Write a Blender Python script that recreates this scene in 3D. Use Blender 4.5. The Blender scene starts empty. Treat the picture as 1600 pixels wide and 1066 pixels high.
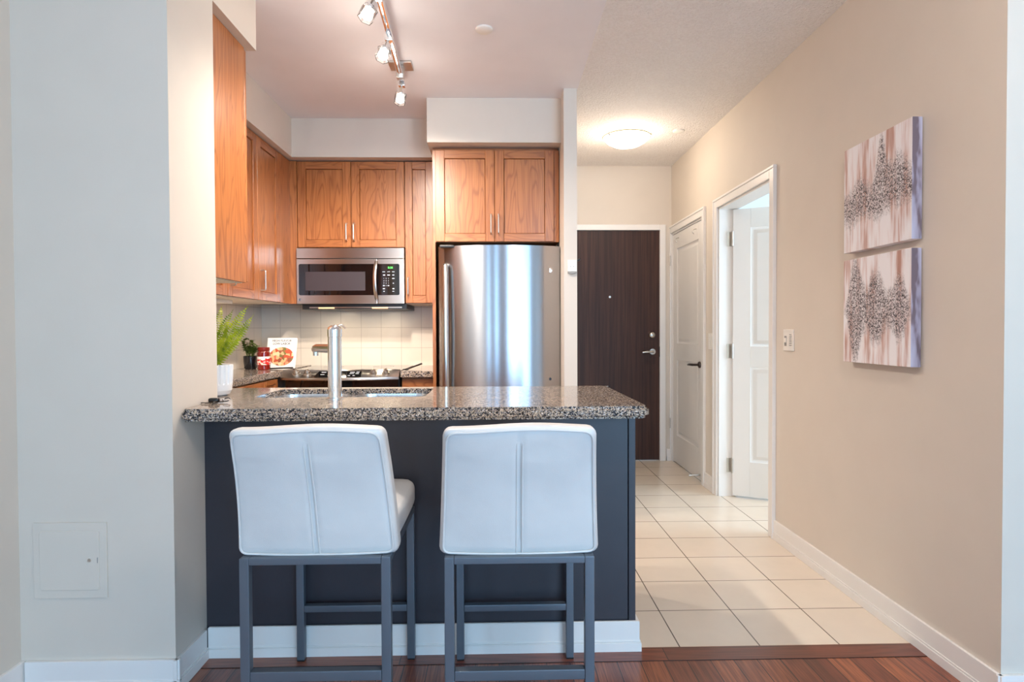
import bpy, bmesh, math, random
from mathutils import Vector, Matrix
random.seed(7)
S = bpy.context.scene
COL = S.collection

# ------------------------------------------------------------------ camera
F_PX, EYE = 955.0, 1.172
yaw, pitch, roll = 22 / F_PX, 17 / F_PX, 0.004
fw = Vector((math.sin(yaw) * math.cos(pitch), math.cos(yaw) * math.cos(pitch), -math.sin(pitch)))
rt = Vector((math.cos(yaw), -math.sin(yaw), 0))
up = rt.cross(fw)
rt2 = rt * math.cos(roll) - up * math.sin(roll)
up2 = up * math.cos(roll) + rt * math.sin(roll)
cd = bpy.data.cameras.new('camera')
cd.sensor_fit = 'HORIZONTAL'; cd.sensor_width = 36; cd.lens = F_PX * 36 / 1600
cd.clip_start = 0.02
cam = bpy.data.objects.new('camera', cd); COL.objects.link(cam)
m = Matrix.Identity(4)
for i in range(3):
    m[i][0] = rt2[i]; m[i][1] = up2[i]; m[i][2] = -fw[i]
m[2][3] = EYE
cam.matrix_world = m
S.camera = cam

# ------------------------------------------------------------------ world, exposure, daylight
S.view_settings.view_transform = 'Standard'
S.view_settings.look = 'None'
S.view_settings.gamma = 1
S.view_settings.use_curve_mapping = False
S.view_settings.exposure = 0.0
S.cycles.use_denoising = True
S.cycles.max_bounces = 10
S.cycles.diffuse_bounces = 6
w = bpy.data.worlds.new('world'); S.world = w; w.use_nodes = True
w.node_tree.nodes['Background'].inputs[0].default_value = (0.72, 0.86, 1.0, 1)
w.node_tree.nodes['Background'].inputs[1].default_value = 1.0


def area(name, loc, rot, sx, sy, power, col):
    l = bpy.data.lights.new(name, 'AREA'); l.shape = 'RECTANGLE'; l.size = sx; l.size_y = sy
    l.energy = power; l.color = col
    o = bpy.data.objects.new(name, l); COL.objects.link(o); o.location = loc; o.rotation_euler = rot
    return o


R90 = math.pi / 2
# daylight through the living-room window behind the camera, and the window of the white room on the right
for wx, ww in ((-1.15, .22), (-.30, .26), (2.15, 2.5)):
    area('daylight_living', (wx, -3.58, 1.35), (R90, 0, 0), ww, 2.1, 84 * ww, (0.37, 0.68, 1.0))
area('daylight_side_room', (3.90, 2.80, 1.45), (0, R90, 0), 1.4, 1.3, 95, (0.58, 0.80, 1.0))

# ------------------------------------------------------------------ materials


def lin(r, g, b):
    f = lambda c: (c / 255) / 12.92 if c / 255 <= 0.04045 else ((c / 255 + 0.055) / 1.055) ** 2.4
    return (f(r), f(g), f(b), 1)


class NT:
    def __init__(s, name):
        s.m = bpy.data.materials.new(name); s.m.use_nodes = True
        s.t = s.m.node_tree; s.b = s.t.nodes['Principled BSDF']

    def n(s, typ, **kw):
        nd = s.t.nodes.new(typ)
        for k, v in kw.items():
            if k.startswith('_'):
                setattr(nd, k[1:], v)
            else:
                nd.inputs[k.replace('__', ' ')].default_value = v
        return nd

    def l(s, a, b):
        s.t.links.new(a, b)

    def ramp(s, fac, stops, interp='LINEAR'):
        r = s.t.nodes.new('ShaderNodeValToRGB'); e = r.color_ramp.elements
        r.color_ramp.interpolation = interp
        e[0].position, e[0].color = stops[0]; e[1].position, e[1].color = stops[-1]
        for p, c in stops[1:-1]:
            x = e.new(p); x.color = c
        s.l(fac, r.inputs[0]); return r.outputs[0]

    def math(s, op, a, b=None, c=None):
        nd = s.t.nodes.new('ShaderNodeMath'); nd.operation = op
        for i, v in enumerate((a, b, c)):
            if v is None: continue
            if isinstance(v, (int, float)): nd.inputs[i].default_value = v
            else: s.l(v, nd.inputs[i])
        return nd.outputs[0]

    def mix(s, fac, a, b, blend='MIX'):
        nd = s.t.nodes.new('ShaderNodeMix'); nd.data_type = 'RGBA'; nd.blend_type = blend
        for i, v in ((0, fac), (6, a), (7, b)):
            if isinstance(v, (int, float)): nd.inputs[i].default_value = v
            elif isinstance(v, tuple): nd.inputs[i].default_value = v
            else: s.l(v, nd.inputs[i])
        return nd.outputs[2]

    def coord(s, scale=(1, 1, 1), loc=(0, 0, 0), rot=(0, 0, 0), rnd=False):
        tc = s.t.nodes.new('ShaderNodeTexCoord'); v = tc.outputs['Object']
        if rnd:
            oi = s.t.nodes.new('ShaderNodeObjectInfo')
            vm = s.t.nodes.new('ShaderNodeVectorMath'); vm.operation = 'MULTIPLY_ADD'
            cx = s.t.nodes.new('ShaderNodeCombineXYZ')
            for i, k in enumerate((13.1, 7.7, 5.3)):
                s.l(s.math('MULTIPLY', oi.outputs['Random'], k), cx.inputs[i])
            vm.inputs[1].default_value = (1, 1, 1)
            s.l(v, vm.inputs[0]); s.l(cx.outputs[0], vm.inputs[2]); v = vm.outputs[0]
        mp = s.t.nodes.new('ShaderNodeMapping')
        mp.inputs['Location'].default_value = loc; mp.inputs['Rotation'].default_value = rot
        mp.inputs['Scale'].default_value = scale
        s.l(v, mp.inputs[0]); return mp.outputs[0]

    def noise(s, vec, scale, detail=2, rough=.5, out='Fac', dist=0):
        nd = s.t.nodes.new('ShaderNodeTexNoise'); nd.inputs['Scale'].default_value = scale
        nd.inputs['Detail'].default_value = detail; nd.inputs['Roughness'].default_value = rough
        nd.inputs['Distortion'].default_value = dist
        s.l(vec, nd.inputs['Vector']); return nd.outputs[out]

    def bump(s, h, strength, dist=.002):
        nd = s.t.nodes.new('ShaderNodeBump'); nd.inputs['Strength'].default_value = strength
        nd.inputs['Distance'].default_value = dist
        s.l(h, nd.inputs['Height']); s.l(nd.outputs[0], s.b.inputs['Normal'])

    def set(s, **kw):
        for k, v in kw.items(): s.b.inputs[k.replace('__', ' ')].default_value = v
        return s

    def col(s, c):
        s.l(c, s.b.inputs['Base Color'])


def plain(name, c, rough=.5, metal=0., spec=.5, coat=0., bump=0., bscale=300, var=.04):
    t = NT(name); t.set(Roughness=rough, Metallic=metal, Coat__Weight=coat)
    t.b.inputs['Specular IOR Level'].default_value = spec
    v = t.coord()
    n = t.noise(v, 6, 3)
    d = tuple(x * (1 - var) for x in c[:3]) + (1,); h = tuple(min(1, x * (1 + var)) for x in c[:3]) + (1,)
    t.col(t.ramp(n, [(.3, d), (.7, h)]))
    if bump: t.bump(t.noise(v, bscale, 2), bump)
    return t.m


M = {}
M['wall'] = plain('wall_paint', lin(217, 206, 193), .6, bump=.06, bscale=220, var=.012)
M['white'] = plain('white_trim_paint', lin(236, 232, 228), .35, var=.01)
M['door_white'] = plain('white_door_paint', lin(232, 228, 224), .4, bump=.03, bscale=120, var=.01)
M['dark_paint'] = plain('charcoal_paint', lin(50, 48, 55), .42, bump=.05, bscale=180, var=.08)
M['black'] = plain('black_plastic', lin(22, 22, 24), .35)
M['black_gloss'] = plain('black_glass', lin(10, 10, 12), .06, coat=.6)
M['chrome'] = plain('chrome', (.86, .87, .88, 1), .1, 1)
M['nickel'] = plain('brushed_nickel', (.62, .58, .53, 1), .28, 1)
M['plastic_white'] = plain('white_plastic', lin(236, 230, 222), .4, var=.01)
M['grey_plastic'] = plain('grey_plastic', lin(150, 146, 142), .4)
M['cream'] = plain('cream_melamine', lin(226, 214, 196), .5)
M['stool_metal'] = plain('grey_powder_coat', lin(98, 106, 116), .38, .35, bump=.03, bscale=400)
M['soil'] = plain('soil', lin(50, 38, 28), .9, bump=.6, bscale=120)
M['pot_black'] = plain('black_ceramic', lin(16, 17, 22), .22, coat=.4)
M['pot_white'] = plain('white_ceramic', lin(236, 236, 236), .4)
M['grey_text'] = plain('light_print', lin(196, 204, 214), .5)
M['dark_text'] = plain('dark_print', lin(40, 36, 36), .6)
M['sauce'] = plain('red_sauce', lin(118, 20, 12), .12, coat=.8, var=.2)
M['lid_red'] = plain('red_lid', lin(128, 34, 24), .3, .3)
M['paper'] = plain('white_paper', lin(240, 236, 230), .45, var=.01)


def ceiling_mat(name, c, stipple):
    t = NT(name); t.set(Roughness=.85); v = t.coord()
    n = t.noise(v, 6, 3); k = .97
    col = t.ramp(n, [(.3, tuple(x * k for x in c[:3]) + (1,)), (.7, c)])
    if stipple:
        f = t.noise(v, 80, 3, .6)
        col = t.mix(t.ramp(f, [(.38, (0, 0, 0, 1)), (.6, (1, 1, 1, 1))]), t.mix(1., col, (.95, .94, .93, 1), 'MULTIPLY'), col)
        t.bump(f, 1., .014)
    t.col(col); return t.m


M['ceiling'] = ceiling_mat('smooth_ceiling', lin(234, 230, 232), False)
M['stipple'] = ceiling_mat('stippled_ceiling', lin(244, 238, 233), True)


def oak(name, horizontal):
    t = NT(name); t.set(Roughness=.36, Coat__Weight=.25, Coat__Roughness=.25)
    s1 = (1.3, 1.3, 9.0) if horizontal else (8.5, 8.5, 1.15)
    s2 = (3, 3, 110) if horizontal else (110, 110, 3)
    n1 = t.noise(t.coord(s1, rnd=True), 1.0, 2, .45, dist=.3)
    rings = t.math('SINE', t.math('MULTIPLY', n1, 92))
    rings = t.math('MULTIPLY_ADD', rings, .5, .5)
    rings = t.math('POWER', rings, 6)
    fib = t.noise(t.coord(s2, rnd=True), 1.0, 3, .6)
    tone = t.noise(t.coord((s1[0] * .35, s1[1] * .35, s1[2] * .35), rnd=True), 1.0, 2)
    base = t.ramp(tone, [(.3, lin(162, 97, 50)), (.7, lin(182, 116, 66))])
    c = t.mix(t.math('MULTIPLY', rings, .58), base, lin(118, 62, 26))
    c = t.mix(t.ramp(fib, [(.40, (.4, .4, .4, 1)), (.54, (0, 0, 0, 1))]), c, lin(138, 76, 36))
    t.col(c); t.bump(fib, .12, .001); return t.m


M['oak'] = oak('oak_upright_grain', False)
M['oak_h'] = oak('oak_level_grain', True)


def granite():
    t = NT('speckled_granite'); t.set(Roughness=.09)
    v = t.coord()
    vo = t.n('ShaderNodeTexVoronoi', Scale=250.0, Randomness=1.0); t.l(v, vo.inputs['Vector'])
    sep = t.n('ShaderNodeSeparateColor'); t.l(vo.outputs['Color'], sep.inputs[0])
    a = t.ramp(sep.outputs[0], [(0, lin(24, 24, 28)), (.16, lin(58, 56, 62)), (.30, lin(136, 128, 126)), (.50, lin(188, 168, 148)),
                                (.76, lin(210, 188, 164)), (.92, lin(222, 212, 204))], 'CONSTANT')
    n = t.noise(v, 420, 2)
    c = t.mix(t.ramp(n, [(.42, (.75, .75, .75, 1)), (.5, (0, 0, 0, 1))]), a, lin(34, 32, 34))
    t.col(c); return t.m


M['granite'] = granite()


def steel(name, base, rough, vert_reflect=True, aniso=.75):
    t = NT(name); t.set(Metallic=1., Roughness=rough, Anisotropic=aniso)
    t.b.inputs['Base Color'].default_value = base
    tg = t.n('ShaderNodeTangent', _direction_type='RADIAL', _axis='Z'); t.l(tg.outputs[0], t.b.inputs['Tangent'])
    t.b.inputs['Anisotropic Rotation'].default_value = .25 if vert_reflect else 0.
    return t.m


M['steel'] = steel('brushed_stainless', (.46, .47, .50, 1), .25, aniso=.96)
M['steel_flat'] = steel('appliance_stainless', (.58, .56, .55, 1), .3)
M['sink_steel'] = plain('sink_stainless', (.72, .73, .74, 1), .24, 1)


def grid_tile(name, bw, bh, off, mortar, c1, c2, mc, axes, rough, bump=.3):
    t = NT(name); t.set(Roughness=rough)
    tc = t.n('ShaderNodeTexCoord'); sp = t.n('ShaderNodeSeparateXYZ'); cb = t.n('ShaderNodeCombineXYZ')
    t.l(tc.outputs['Object'], sp.inputs[0])
    for i, a in enumerate(axes):
        t.l(t.math('SUBTRACT', sp.outputs[a], off[i]), cb.inputs[i])
    br = t.t.nodes.new('ShaderNodeTexBrick'); br.offset = 0; br.squash = 1
    br.inputs['Scale'].default_value = 1; br.inputs['Brick Width'].default_value = bw; br.inputs['Row Height'].default_value = bh
    br.inputs['Mortar Size'].default_value = mortar; br.inputs['Mortar Smooth'].default_value = .2
    br.inputs['Color1'].default_value = c1; br.inputs['Color2'].default_value = c2; br.inputs['Mortar'].default_value = mc
    t.l(cb.outputs[0], br.inputs['Vector'])
    n = t.noise(cb.outputs[0], 9, 4)
    c = t.mix(t.ramp(n, [(.35, (0, 0, 0, 1)), (.75, (.25, .25, .25, 1))]), br.outputs['Color'], tuple(x * .82 for x in c1[:3]) + (1,))
    t.col(c)
    t.bump(t.math('SUBTRACT', 1, br.outputs['Fac']), bump, .002)
    return t.m


M['floor_tile'] = grid_tile('beige_floor_tile', .2985, .2935, (.666, 2.512), .0026, lin(226, 212, 194), lin(221, 206, 188),
                            lin(92, 78, 66), (0, 1), .22)
M['splash_back'] = grid_tile('backsplash_tile', .1525, .154, (-1.804, .887), .0016, lin(228, 216, 200), lin(224, 211, 195),
                             lin(186, 170, 154), (0, 2), .22)
M['splash_left'] = grid_tile('backsplash_tile_side', .1525, .154, (4.69, .887), .0016, lin(228, 216, 200), lin(224, 211, 195),
                             lin(186, 170, 154), (1, 2), .22)


def plank_floor(name, axes, off=(0, 0)):
    t = NT(name); t.set(Roughness=.28, Coat__Weight=.3, Coat__Roughness=.15)
    tc = t.n('ShaderNodeTexCoord'); sp = t.n('ShaderNodeSeparateXYZ'); cb = t.n('ShaderNodeCombineXYZ')
    t.l(tc.outputs['Object'], sp.inputs[0])
    for i, a in enumerate(axes): t.l(t.math('SUBTRACT', sp.outputs[a], off[i]), cb.inputs[i])
    br = t.t.nodes.new('ShaderNodeTexBrick'); br.offset = .37; br.offset_frequency = 3
    br.inputs['Scale'].default_value = 1; br.inputs['Brick Width'].default_value = .95; br.inputs['Row Height'].default_value = .083
    br.inputs['Mortar Size'].default_value = .0017; br.inputs['Mortar Smooth'].default_value = .1; br.inputs['Bias'].default_value = 0
    br.inputs['Color1'].default_value = (0, 0, 0, 1); br.inputs['Color2'].default_value = (1, 1, 1, 1); br.inputs['Mortar'].default_value = (.5, .5, .5, 1)
    t.l(cb.outputs[0], br.inputs['Vector'])
    sep = t.n('ShaderNodeSeparateColor'); t.l(br.outputs['Color'], sep.inputs[0])
    cell = sep.outputs[0]
    mp = t.n('ShaderNodeMapping'); mp.inputs['Scale'].default_value = (1.1, 16, 1); t.l(cb.outputs[0], mp.inputs[0])
    vm = t.n('ShaderNodeVectorMath', _operation='ADD'); cc = t.n('ShaderNodeCombineXYZ')
    t.l(t.math('MULTIPLY', cell, 31), cc.inputs[2]); t.l(mp.outputs[0], vm.inputs[0]); t.l(cc.outputs[0], vm.inputs[1])
    g = t.math('MULTIPLY_ADD', t.math('SINE', t.math('MULTIPLY', t.noise(vm.outputs[0], 1, 2), 50)), .5, .5)
    mp2 = t.n('ShaderNodeMapping'); mp2.inputs['Scale'].default_value = (6, 260, 1); t.l(cb.outputs[0], mp2.inputs[0])
    fib = t.noise(mp2.outputs[0], 1, 3)
    c = t.ramp(cell, [(0, lin(108, 52, 40)), (.3, lin(140, 74, 52)), (.65, lin(168, 96, 62)), (1, lin(122, 60, 44))])
    c = t.mix(t.math('MULTIPLY', t.math('POWER', g, 2), .5), c, lin(88, 40, 28))
    c = t.mix(t.ramp(fib, [(.4, (.5, .5, .5, 1)), (.55, (0, 0, 0, 1))]), c, lin(78, 36, 26))
    c = t.mix(br.outputs['Fac'], c, lin(38, 18, 14))
    t.col(c); t.bump(fib, .1, .001); return t.m


M['planks'] = plank_floor('red_brown_oak_planks', (1, 0))
M['plank_cross'] = plank_floor('red_brown_oak_threshold', (0, 1), (0, 2.127))


def dark_wood():
    t = NT('dark_brown_veneer'); t.set(Roughness=.5); t.b.inputs['Specular IOR Level'].default_value = .3
    a = t.noise(t.coord((60, 60, 1.5)), 1, 3, .6); b = t.noise(t.coord((6, 6, .4)), 1, 2)
    c = t.ramp(b, [(.3, lin(62, 39, 33)), (.7, lin(80, 52, 42))])
    c = t.mix(t.ramp(a, [(.4, (.6, .6, .6, 1)), (.6, (0, 0, 0, 1))]), c, lin(40, 26, 23))
    t.col(c); t.bump(a, .08, .001); return t.m


M['dark_wood'] = dark_wood()


def leather():
    t = NT('white_faux_leather'); t.set(Roughness=.42)
    v = t.coord()
    t.col(t.ramp(t.noise(v, 5, 3), [(.3, lin(214, 212, 210)), (.7, lin(226, 224, 221))]))
    h = t.math('ADD', t.noise(v, 600, 2), t.math('MULTIPLY', t.noise(v, 14, 2), 4))
    t.bump(h, .22, .002); return t.m


M['leather'] = leather()


def emit(name, c, s):
    t = NT(name); t.set(Emission__Strength=s, Roughness=.4); t.b.inputs['Base Color'].default_value = c
    t.b.inputs['Emission Color'].default_value = c
    return t.m


M['lamp_glass'] = emit('lit_frosted_glass', (1, .90, .76, 1), 5)
M['bulb'] = emit('lit_bulb', (1, .93, .84, 1), 3.5)
M['hood_bulb'] = emit('hood_bulb', (1, .62, .28, 1), .75)
M['green_led'] = emit('green_led', (.1, 1, .12, 1), 1.6)


def clear_glass():
    t = NT('clear_glass'); t.set(Roughness=.03, IOR=1.45, Transmission__Weight=1.)
    t.b.inputs['Base Color'].default_value = (.97, .97, .97, 1); return t.m


M['glass'] = clear_glass()


def leaf(name, a, b):
    t = NT(name); t.set(Roughness=.5); t.b.inputs['Subsurface Weight'].default_value = 0
    t.col(t.ramp(t.noise(t.coord(), 30, 2), [(.3, a), (.7, b)])); return t.m


M['fern'] = leaf('fern_green', lin(88, 116, 12), lin(200, 206, 40))
M['shrub'] = leaf('shrub_green', lin(34, 60, 22), lin(112, 130, 46))


def painting(name, seed, lo, hi, side=False):
    """vertical white and dusty-pink strokes with a gritty grey band across"""
    t = NT(name); t.set(Roughness=.6)
    tc = t.n('ShaderNodeTexCoord'); sp = t.n('ShaderNodeSeparateXYZ'); t.l(tc.outputs['Object'], sp.inputs[0])
    y, z = sp.outputs[1], sp.outputs[2]

    def vec(ky, kz, o):
        cb = t.n('ShaderNodeCombineXYZ'); t.l(t.math('MULTIPLY', y, ky), cb.inputs[0]); t.l(t.math('MULTIPLY', z, kz), cb.inputs[1])
        cb.inputs[2].default_value = seed + o; return cb.outputs[0]
    st = t.noise(vec(26, 3.2, 0), 1, 3, .55)
    st2 = t.noise(vec(90, 4, 3), 1, 2, .5)
    st = t.math('ADD', st, t.math('MULTIPLY', t.math('SUBTRACT', st2, .5), .35))
    c = t.ramp(st, [(.30, lin(186, 142, 128)), (.40, lin(204, 170, 160)), (.48, lin(230, 216, 215)), (.58, lin(242, 238, 240))])
    def total(k0, bumps):
        r = t.math('MULTIPLY_ADD', t.noise(vec(30, .01, 7), 1, 1, .5), .05, k0 - .025)
        for (h_, c_, s_) in bumps:
            q_ = t.math('POWER', t.math('ABSOLUTE', t.math('DIVIDE', t.math('SUBTRACT', y, c_), s_)), 2)
            r = t.math('MULTIPLY_ADD', t.math('EXPONENT', t.math('MULTIPLY', q_, -1)), h_, r)
        return r
    dz = t.math('SUBTRACT', z, hi)
    d = t.math('MINIMUM', t.math('SUBTRACT', total(*lo[0]), dz), t.math('ADD', total(*lo[1]), dz))
    d = t.math('ADD', d, t.math('MULTIPLY', t.math('SUBTRACT', t.noise(vec(60, 50, 4), 1, 2), .5), .06))
    mask = t.ramp(t.math('MULTIPLY_ADD', d, 9, .3), [(.25, (0, 0, 0, 1)), (.75, (1, 1, 1, 1))])
    vo = t.n('ShaderNodeTexVoronoi', Scale=230.0); t.l(tc.outputs['Object'], vo.inputs['Vector'])
    sc = t.n('ShaderNodeSeparateColor'); t.l(vo.outputs['Color'], sc.inputs[0])
    grit = t.ramp(sc.outputs[0], [(0, lin(74, 66, 68)), (.25, lin(108, 98, 100)), (.5, lin(150, 140, 142)), (.72, lin(184, 174, 176)), (.92, lin(224, 214, 212))], 'CONSTANT')
    sp_m = t.math('MULTIPLY', mask, t.ramp(sc.outputs[1], [(.15, (.15, .15, .15, 1)), (.5, (1, 1, 1, 1))]))
    t.col(t.mix(sp_m, c, grit))
    t.bump(t.math('MULTIPLY', mask, sc.outputs[0]), .5, .004)
    return t.m


M['art_a'] = painting('abstract_painting_a', 3.3, ((.05, ((.18, -.03, .034), (.055, .11, .05), (.085, -.13, .07))), (.075, ((.04, .0, .06), (.04, .17, .05)))), -.015)
M['art_b'] = painting('abstract_painting_b', 21.7, ((-.02, ((.25, .14, .056), (.19, .0, .070), (.15, -.145, .058))), (-.015, ((.24, .14, .052), (.17, .0, .074), (.14, -.145, .058)))), .0)


def art_edge():  # paint streaks, with cool window light put into the colour as lilac
    t = NT('canvas_edge_cool_tint'); t.set(Roughness=.6)
    n = t.noise(t.coord((20, 20, 5)), 1, 3)
    t.col(t.ramp(n, [(.36, lin(188, 186, 206)), (.5, lin(164, 158, 178)), (.56, lin(116, 102, 112))])); return t.m


M['art_edge'] = art_edge()


def food():
    t = NT('plate_of_food'); t.set(Roughness=.4)
    vo = t.n('ShaderNodeTexVoronoi', Scale=48.0); t.l(t.coord(), vo.inputs['Vector'])
    sc = t.n('ShaderNodeSeparateColor'); t.l(vo.outputs['Color'], sc.inputs[0])
    t.col(t.ramp(sc.outputs[0], [(0, lin(196, 84, 52)), (.2, lin(226, 180, 130)), (.42, lin(150, 84, 56)), (.55, lin(236, 206, 160)),
                                 (.72, lin(214, 112, 84)), (.86, lin(120, 116, 60)), (.93, lin(200, 150, 110))], 'CONSTANT'))
    return t.m


M['food'] = food()


def jar_label():
    t = NT('jar_label_print'); t.set(Roughness=.45)
    tc = t.n('ShaderNodeTexCoord'); sp = t.n('ShaderNodeSeparateXYZ'); t.l(tc.outputs['Object'], sp.inputs[0])
    n = t.noise(t.coord((26, 26, 34)), 1, 2)
    low = t.math('SUBTRACT', .085, sp.outputs[2])
    k = t.math('MULTIPLY_ADD', low, 7, n)
    t.col(t.ramp(k, [(.62, lin(236, 230, 224)), (.66, lin(206, 30, 24)), (.78, lin(190, 24, 20)), (.82, lin(236, 220, 206))])); return t.m


M['jar_label'] = jar_label()

# ------------------------------------------------------------------ mesh helpers


class MB:
    """collects shapes (world coordinates) into one mesh"""

    def __init__(s): s.bm = bmesh.new()

    def add(s, b, mi=0, mat=None):
        if mat is not None: bmesh.ops.transform(b, matrix=mat, verts=b.verts)
        for f in b.faces: f.material_index = mi
        me = bpy.data.meshes.new('tmp'); b.to_mesh(me); b.free()
        s.bm.from_mesh(me); bpy.data.meshes.remove(me); return s

    def box(s, x0, x1, y0, y1, z0, z1, bevel=0., seg=2, mi=0, mat=None, fn=None):
        b = bmesh.new(); bmesh.ops.create_cube(b, size=1)
        for v in b.verts:
            v.co = Vector((x0 + (v.co.x + .5) * (x1 - x0), y0 + (v.co.y + .5) * (y1 - y0), z0 + (v.co.z + .5) * (z1 - z0)))
        if bevel:
            bmesh.ops.bevel(b, geom=list(b.edges), offset=bevel, segments=seg, affect='EDGES', profile=.5)
        if fn:
            for v in b.verts: v.co = Vector(fn(v.co))
        return s.add(b, mi, mat)

    def rbox(s, c, half, r, cuts=11, fn=None, mi=0):
        b = bmesh.new(); bmesh.ops.create_cube(b, size=2)
        bmesh.ops.subdivide_edges(b, edges=list(b.edges), cuts=cuts, use_grid_fill=True)
        for v in b.verts:
            p = Vector([v.co[i] * half[i] for i in range(3)])
            q = Vector([max(-(half[i] - r), min(half[i] - r, p[i])) for i in range(3)])
            d = p - q
            if d.length > 1e-9: p = q + d.normalized() * r
            if fn: p = Vector(fn(p))
            v.co = p + Vector(c)
        return s.add(b, mi)

    def cyl(s, p0, p1, r, r2=None, n=24, mi=0, bevel=0):
        p0, p1 = Vector(p0), Vector(p1); d = p1 - p0
        b = bmesh.new(); bmesh.ops.create_cone(b, cap_ends=True, segments=n, radius1=r, radius2=r if r2 is None else r2, depth=d.length)
        if bevel:
            bmesh.ops.bevel(b, geom=[e for e in b.edges if len(e.link_faces) == 2 and any(len(f.verts) > 4 for f in e.link_faces)],
                            offset=bevel, segments=2, affect='EDGES')
        q = d.to_track_quat('Z', 'Y').to_matrix().to_4x4(); q.translation = (p0 + p1) / 2
        return s.add(b, mi, q)

    def lathe(s, prof, c, n=40, mi=0, axis='Z'):
        b = bmesh.new(); rings = []
        for r, z in prof:
            if r < 1e-6: rings.append([b.verts.new((0, 0, z))])
            else: rings.append([b.verts.new((r * math.cos(2 * math.pi * k / n), r * math.sin(2 * math.pi * k / n), z)) for k in range(n)])
        for A, B in zip(rings, rings[1:]):
            for k in range(n):
                a0, a1 = A[k % len(A)], A[(k + 1) % len(A)]; b0, b1 = B[k % len(B)], B[(k + 1) % len(B)]
                vs = []
                for v in (a0, a1, b1, b0):
                    if v not in vs: vs.append(v)
                if len(vs) > 2: b.faces.new(vs)
        mt = Matrix.Translation(c)
        if axis == '-Y': mt = mt @ Matrix.Rotation(R90, 4, 'X')     # profile z points to -Y
        if axis == '-X': mt = mt @ Matrix.Rotation(-R90, 4, 'Y')    # profile z points to -X
        return s.add(b, mi, mt)

    def tube(s, pts, r, n=12, closed=False, mi=0, rx=None, flat=None):
        pts = [Vector(p) for p in pts]; b = bmesh.new(); rings = []; N = len(pts); prev = None
        for i, p in enumerate(pts):
            if closed: d = (pts[(i + 1) % N] - pts[i - 1]).normalized()
            else: d = ((pts[min(i + 1, N - 1)] - pts[max(i - 1, 0)])).normalized()
            a = prev if prev is not None else (Vector((0, 0, 1)) if abs(d.z) < .9 else Vector((1, 0, 0)))
            a = (a - d * a.dot(d)).normalized(); prev = a; c = d.cross(a)
            rr = r[i] if isinstance(r, (list, tuple)) else r
            r2 = rr if rx is None else rx
            rings.append([b.verts.new(p + a * rr * math.cos(2 * math.pi * k / n) + c * r2 * math.sin(2 * math.pi * k / n)) for k in range(n)])
        M_ = N if closed else N - 1
        for i in range(M_):
            A, B = rings[i], rings[(i + 1) % N]
            for k in range(n): b.faces.new((A[k], A[(k + 1) % n], B[(k + 1) % n], B[k]))
        if not closed:
            b.faces.new(rings[0][::-1]); b.faces.new(rings[-1])
        return s.add(b, mi)

    def prism(s, poly, z0, z1, bevel=0., seg=3, mi=0, mat=None, top_only=False):
        b = bmesh.new()
        lo = [b.verts.new((x, y, z0)) for x, y in poly]; hi = [b.verts.new((x, y, z1)) for x, y in poly]
        b.faces.new(lo[::-1]); b.faces.new(hi); n = len(poly)
        for k in range(n): b.faces.new((lo[k], lo[(k + 1) % n], hi[(k + 1) % n], hi[k]))
        bmesh.ops.recalc_face_normals(b, faces=b.faces)
        if bevel:
            es = [e for e in b.edges if abs(e.verts[0].co.z - e.verts[1].co.z) < 1e-6]
            bmesh.ops.bevel(b, geom=es, offset=bevel, segments=seg, affect='EDGES')
        return s.add(b, mi, mat)

    def quad(s, *vs, mi=0):
        b = bmesh.new(); b.faces.new([b.verts.new(v) for v in vs]); return s.add(b, mi)

    def build(s, name, mats, parent=None, smooth=True, norm=True, kind=None, label=None):
        if norm: bmesh.ops.recalc_face_normals(s.bm, faces=s.bm.faces)
        base = Vector((0, 0, 0))
        p = parent
        while p is not None: base = base + p.location; p = p.parent
        for v in s.bm.verts: v.co -= base
        me = bpy.data.meshes.new(name); s.bm.to_mesh(me); s.bm.free()
        for mm in (mats if isinstance(mats, (list, tuple)) else [mats]): me.materials.append(mm)
        if smooth:
            me.polygons.foreach_set('use_smooth', [True] * len(me.polygons)); me.set_sharp_from_angle(angle=math.radians(38))
        o = bpy.data.objects.new(name, me); COL.objects.link(o)
        if smooth:
            wn = o.modifiers.new('weighted_normals', 'WEIGHTED_NORMAL'); wn.keep_sharp = True; wn.weight = 80
        if parent: o.parent = parent
        if kind: o['kind'] = kind
        if label: o['label'] = label
        return o


def thing(name, label, cat, loc, group=None):
    o = bpy.data.objects.new(name, None); COL.objects.link(o); o.location = loc; o.empty_display_size = .05
    o['label'] = label; o['category'] = cat
    if group: o['group'] = group
    return o


def struct(name, mb, mat): return mb.build(name, mat, None, kind='structure')


def recentre(o, loc):
    """move the origin of a top-level mesh to loc (keeps the shape in place)"""
    loc = Vector(loc); o.data.transform(Matrix.Translation(-loc)); o.location = loc; return o


def text_mesh(name, txt, size, mat4, mat, parent, align='CENTER', depth=.0006):
    cu = bpy.data.curves.new('txt', 'FONT'); cu.body = txt; cu.size = size; cu.align_x = align; cu.align_y = 'CENTER'; cu.extrude = depth
    to = bpy.data.objects.new('txt', cu); COL.objects.link(to)
    bpy.context.view_layer.update()
    me = bpy.data.meshes.new_from_object(to.evaluated_get(bpy.context.evaluated_depsgraph_get()))
    bpy.data.objects.remove(to); bpy.data.curves.remove(cu)
    me.name = name; me.transform(mat4)
    base = Vector((0, 0, 0)); p = parent
    while p is not None: base = base + p.location; p = p.parent
    me.transform(Matrix.Translation(-base)); me.materials.clear(); me.materials.append(mat)
    o = bpy.data.objects.new(name, me); COL.objects.link(o); o.parent = parent; return o


def face_negy(x, y, z): return Matrix.Translation((x, y, z)) @ Matrix.Rotation(R90, 4, 'X')


# ================================================================== SETTING
ZC = 2.62
XL, XR = -1.055, 1.545
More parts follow.
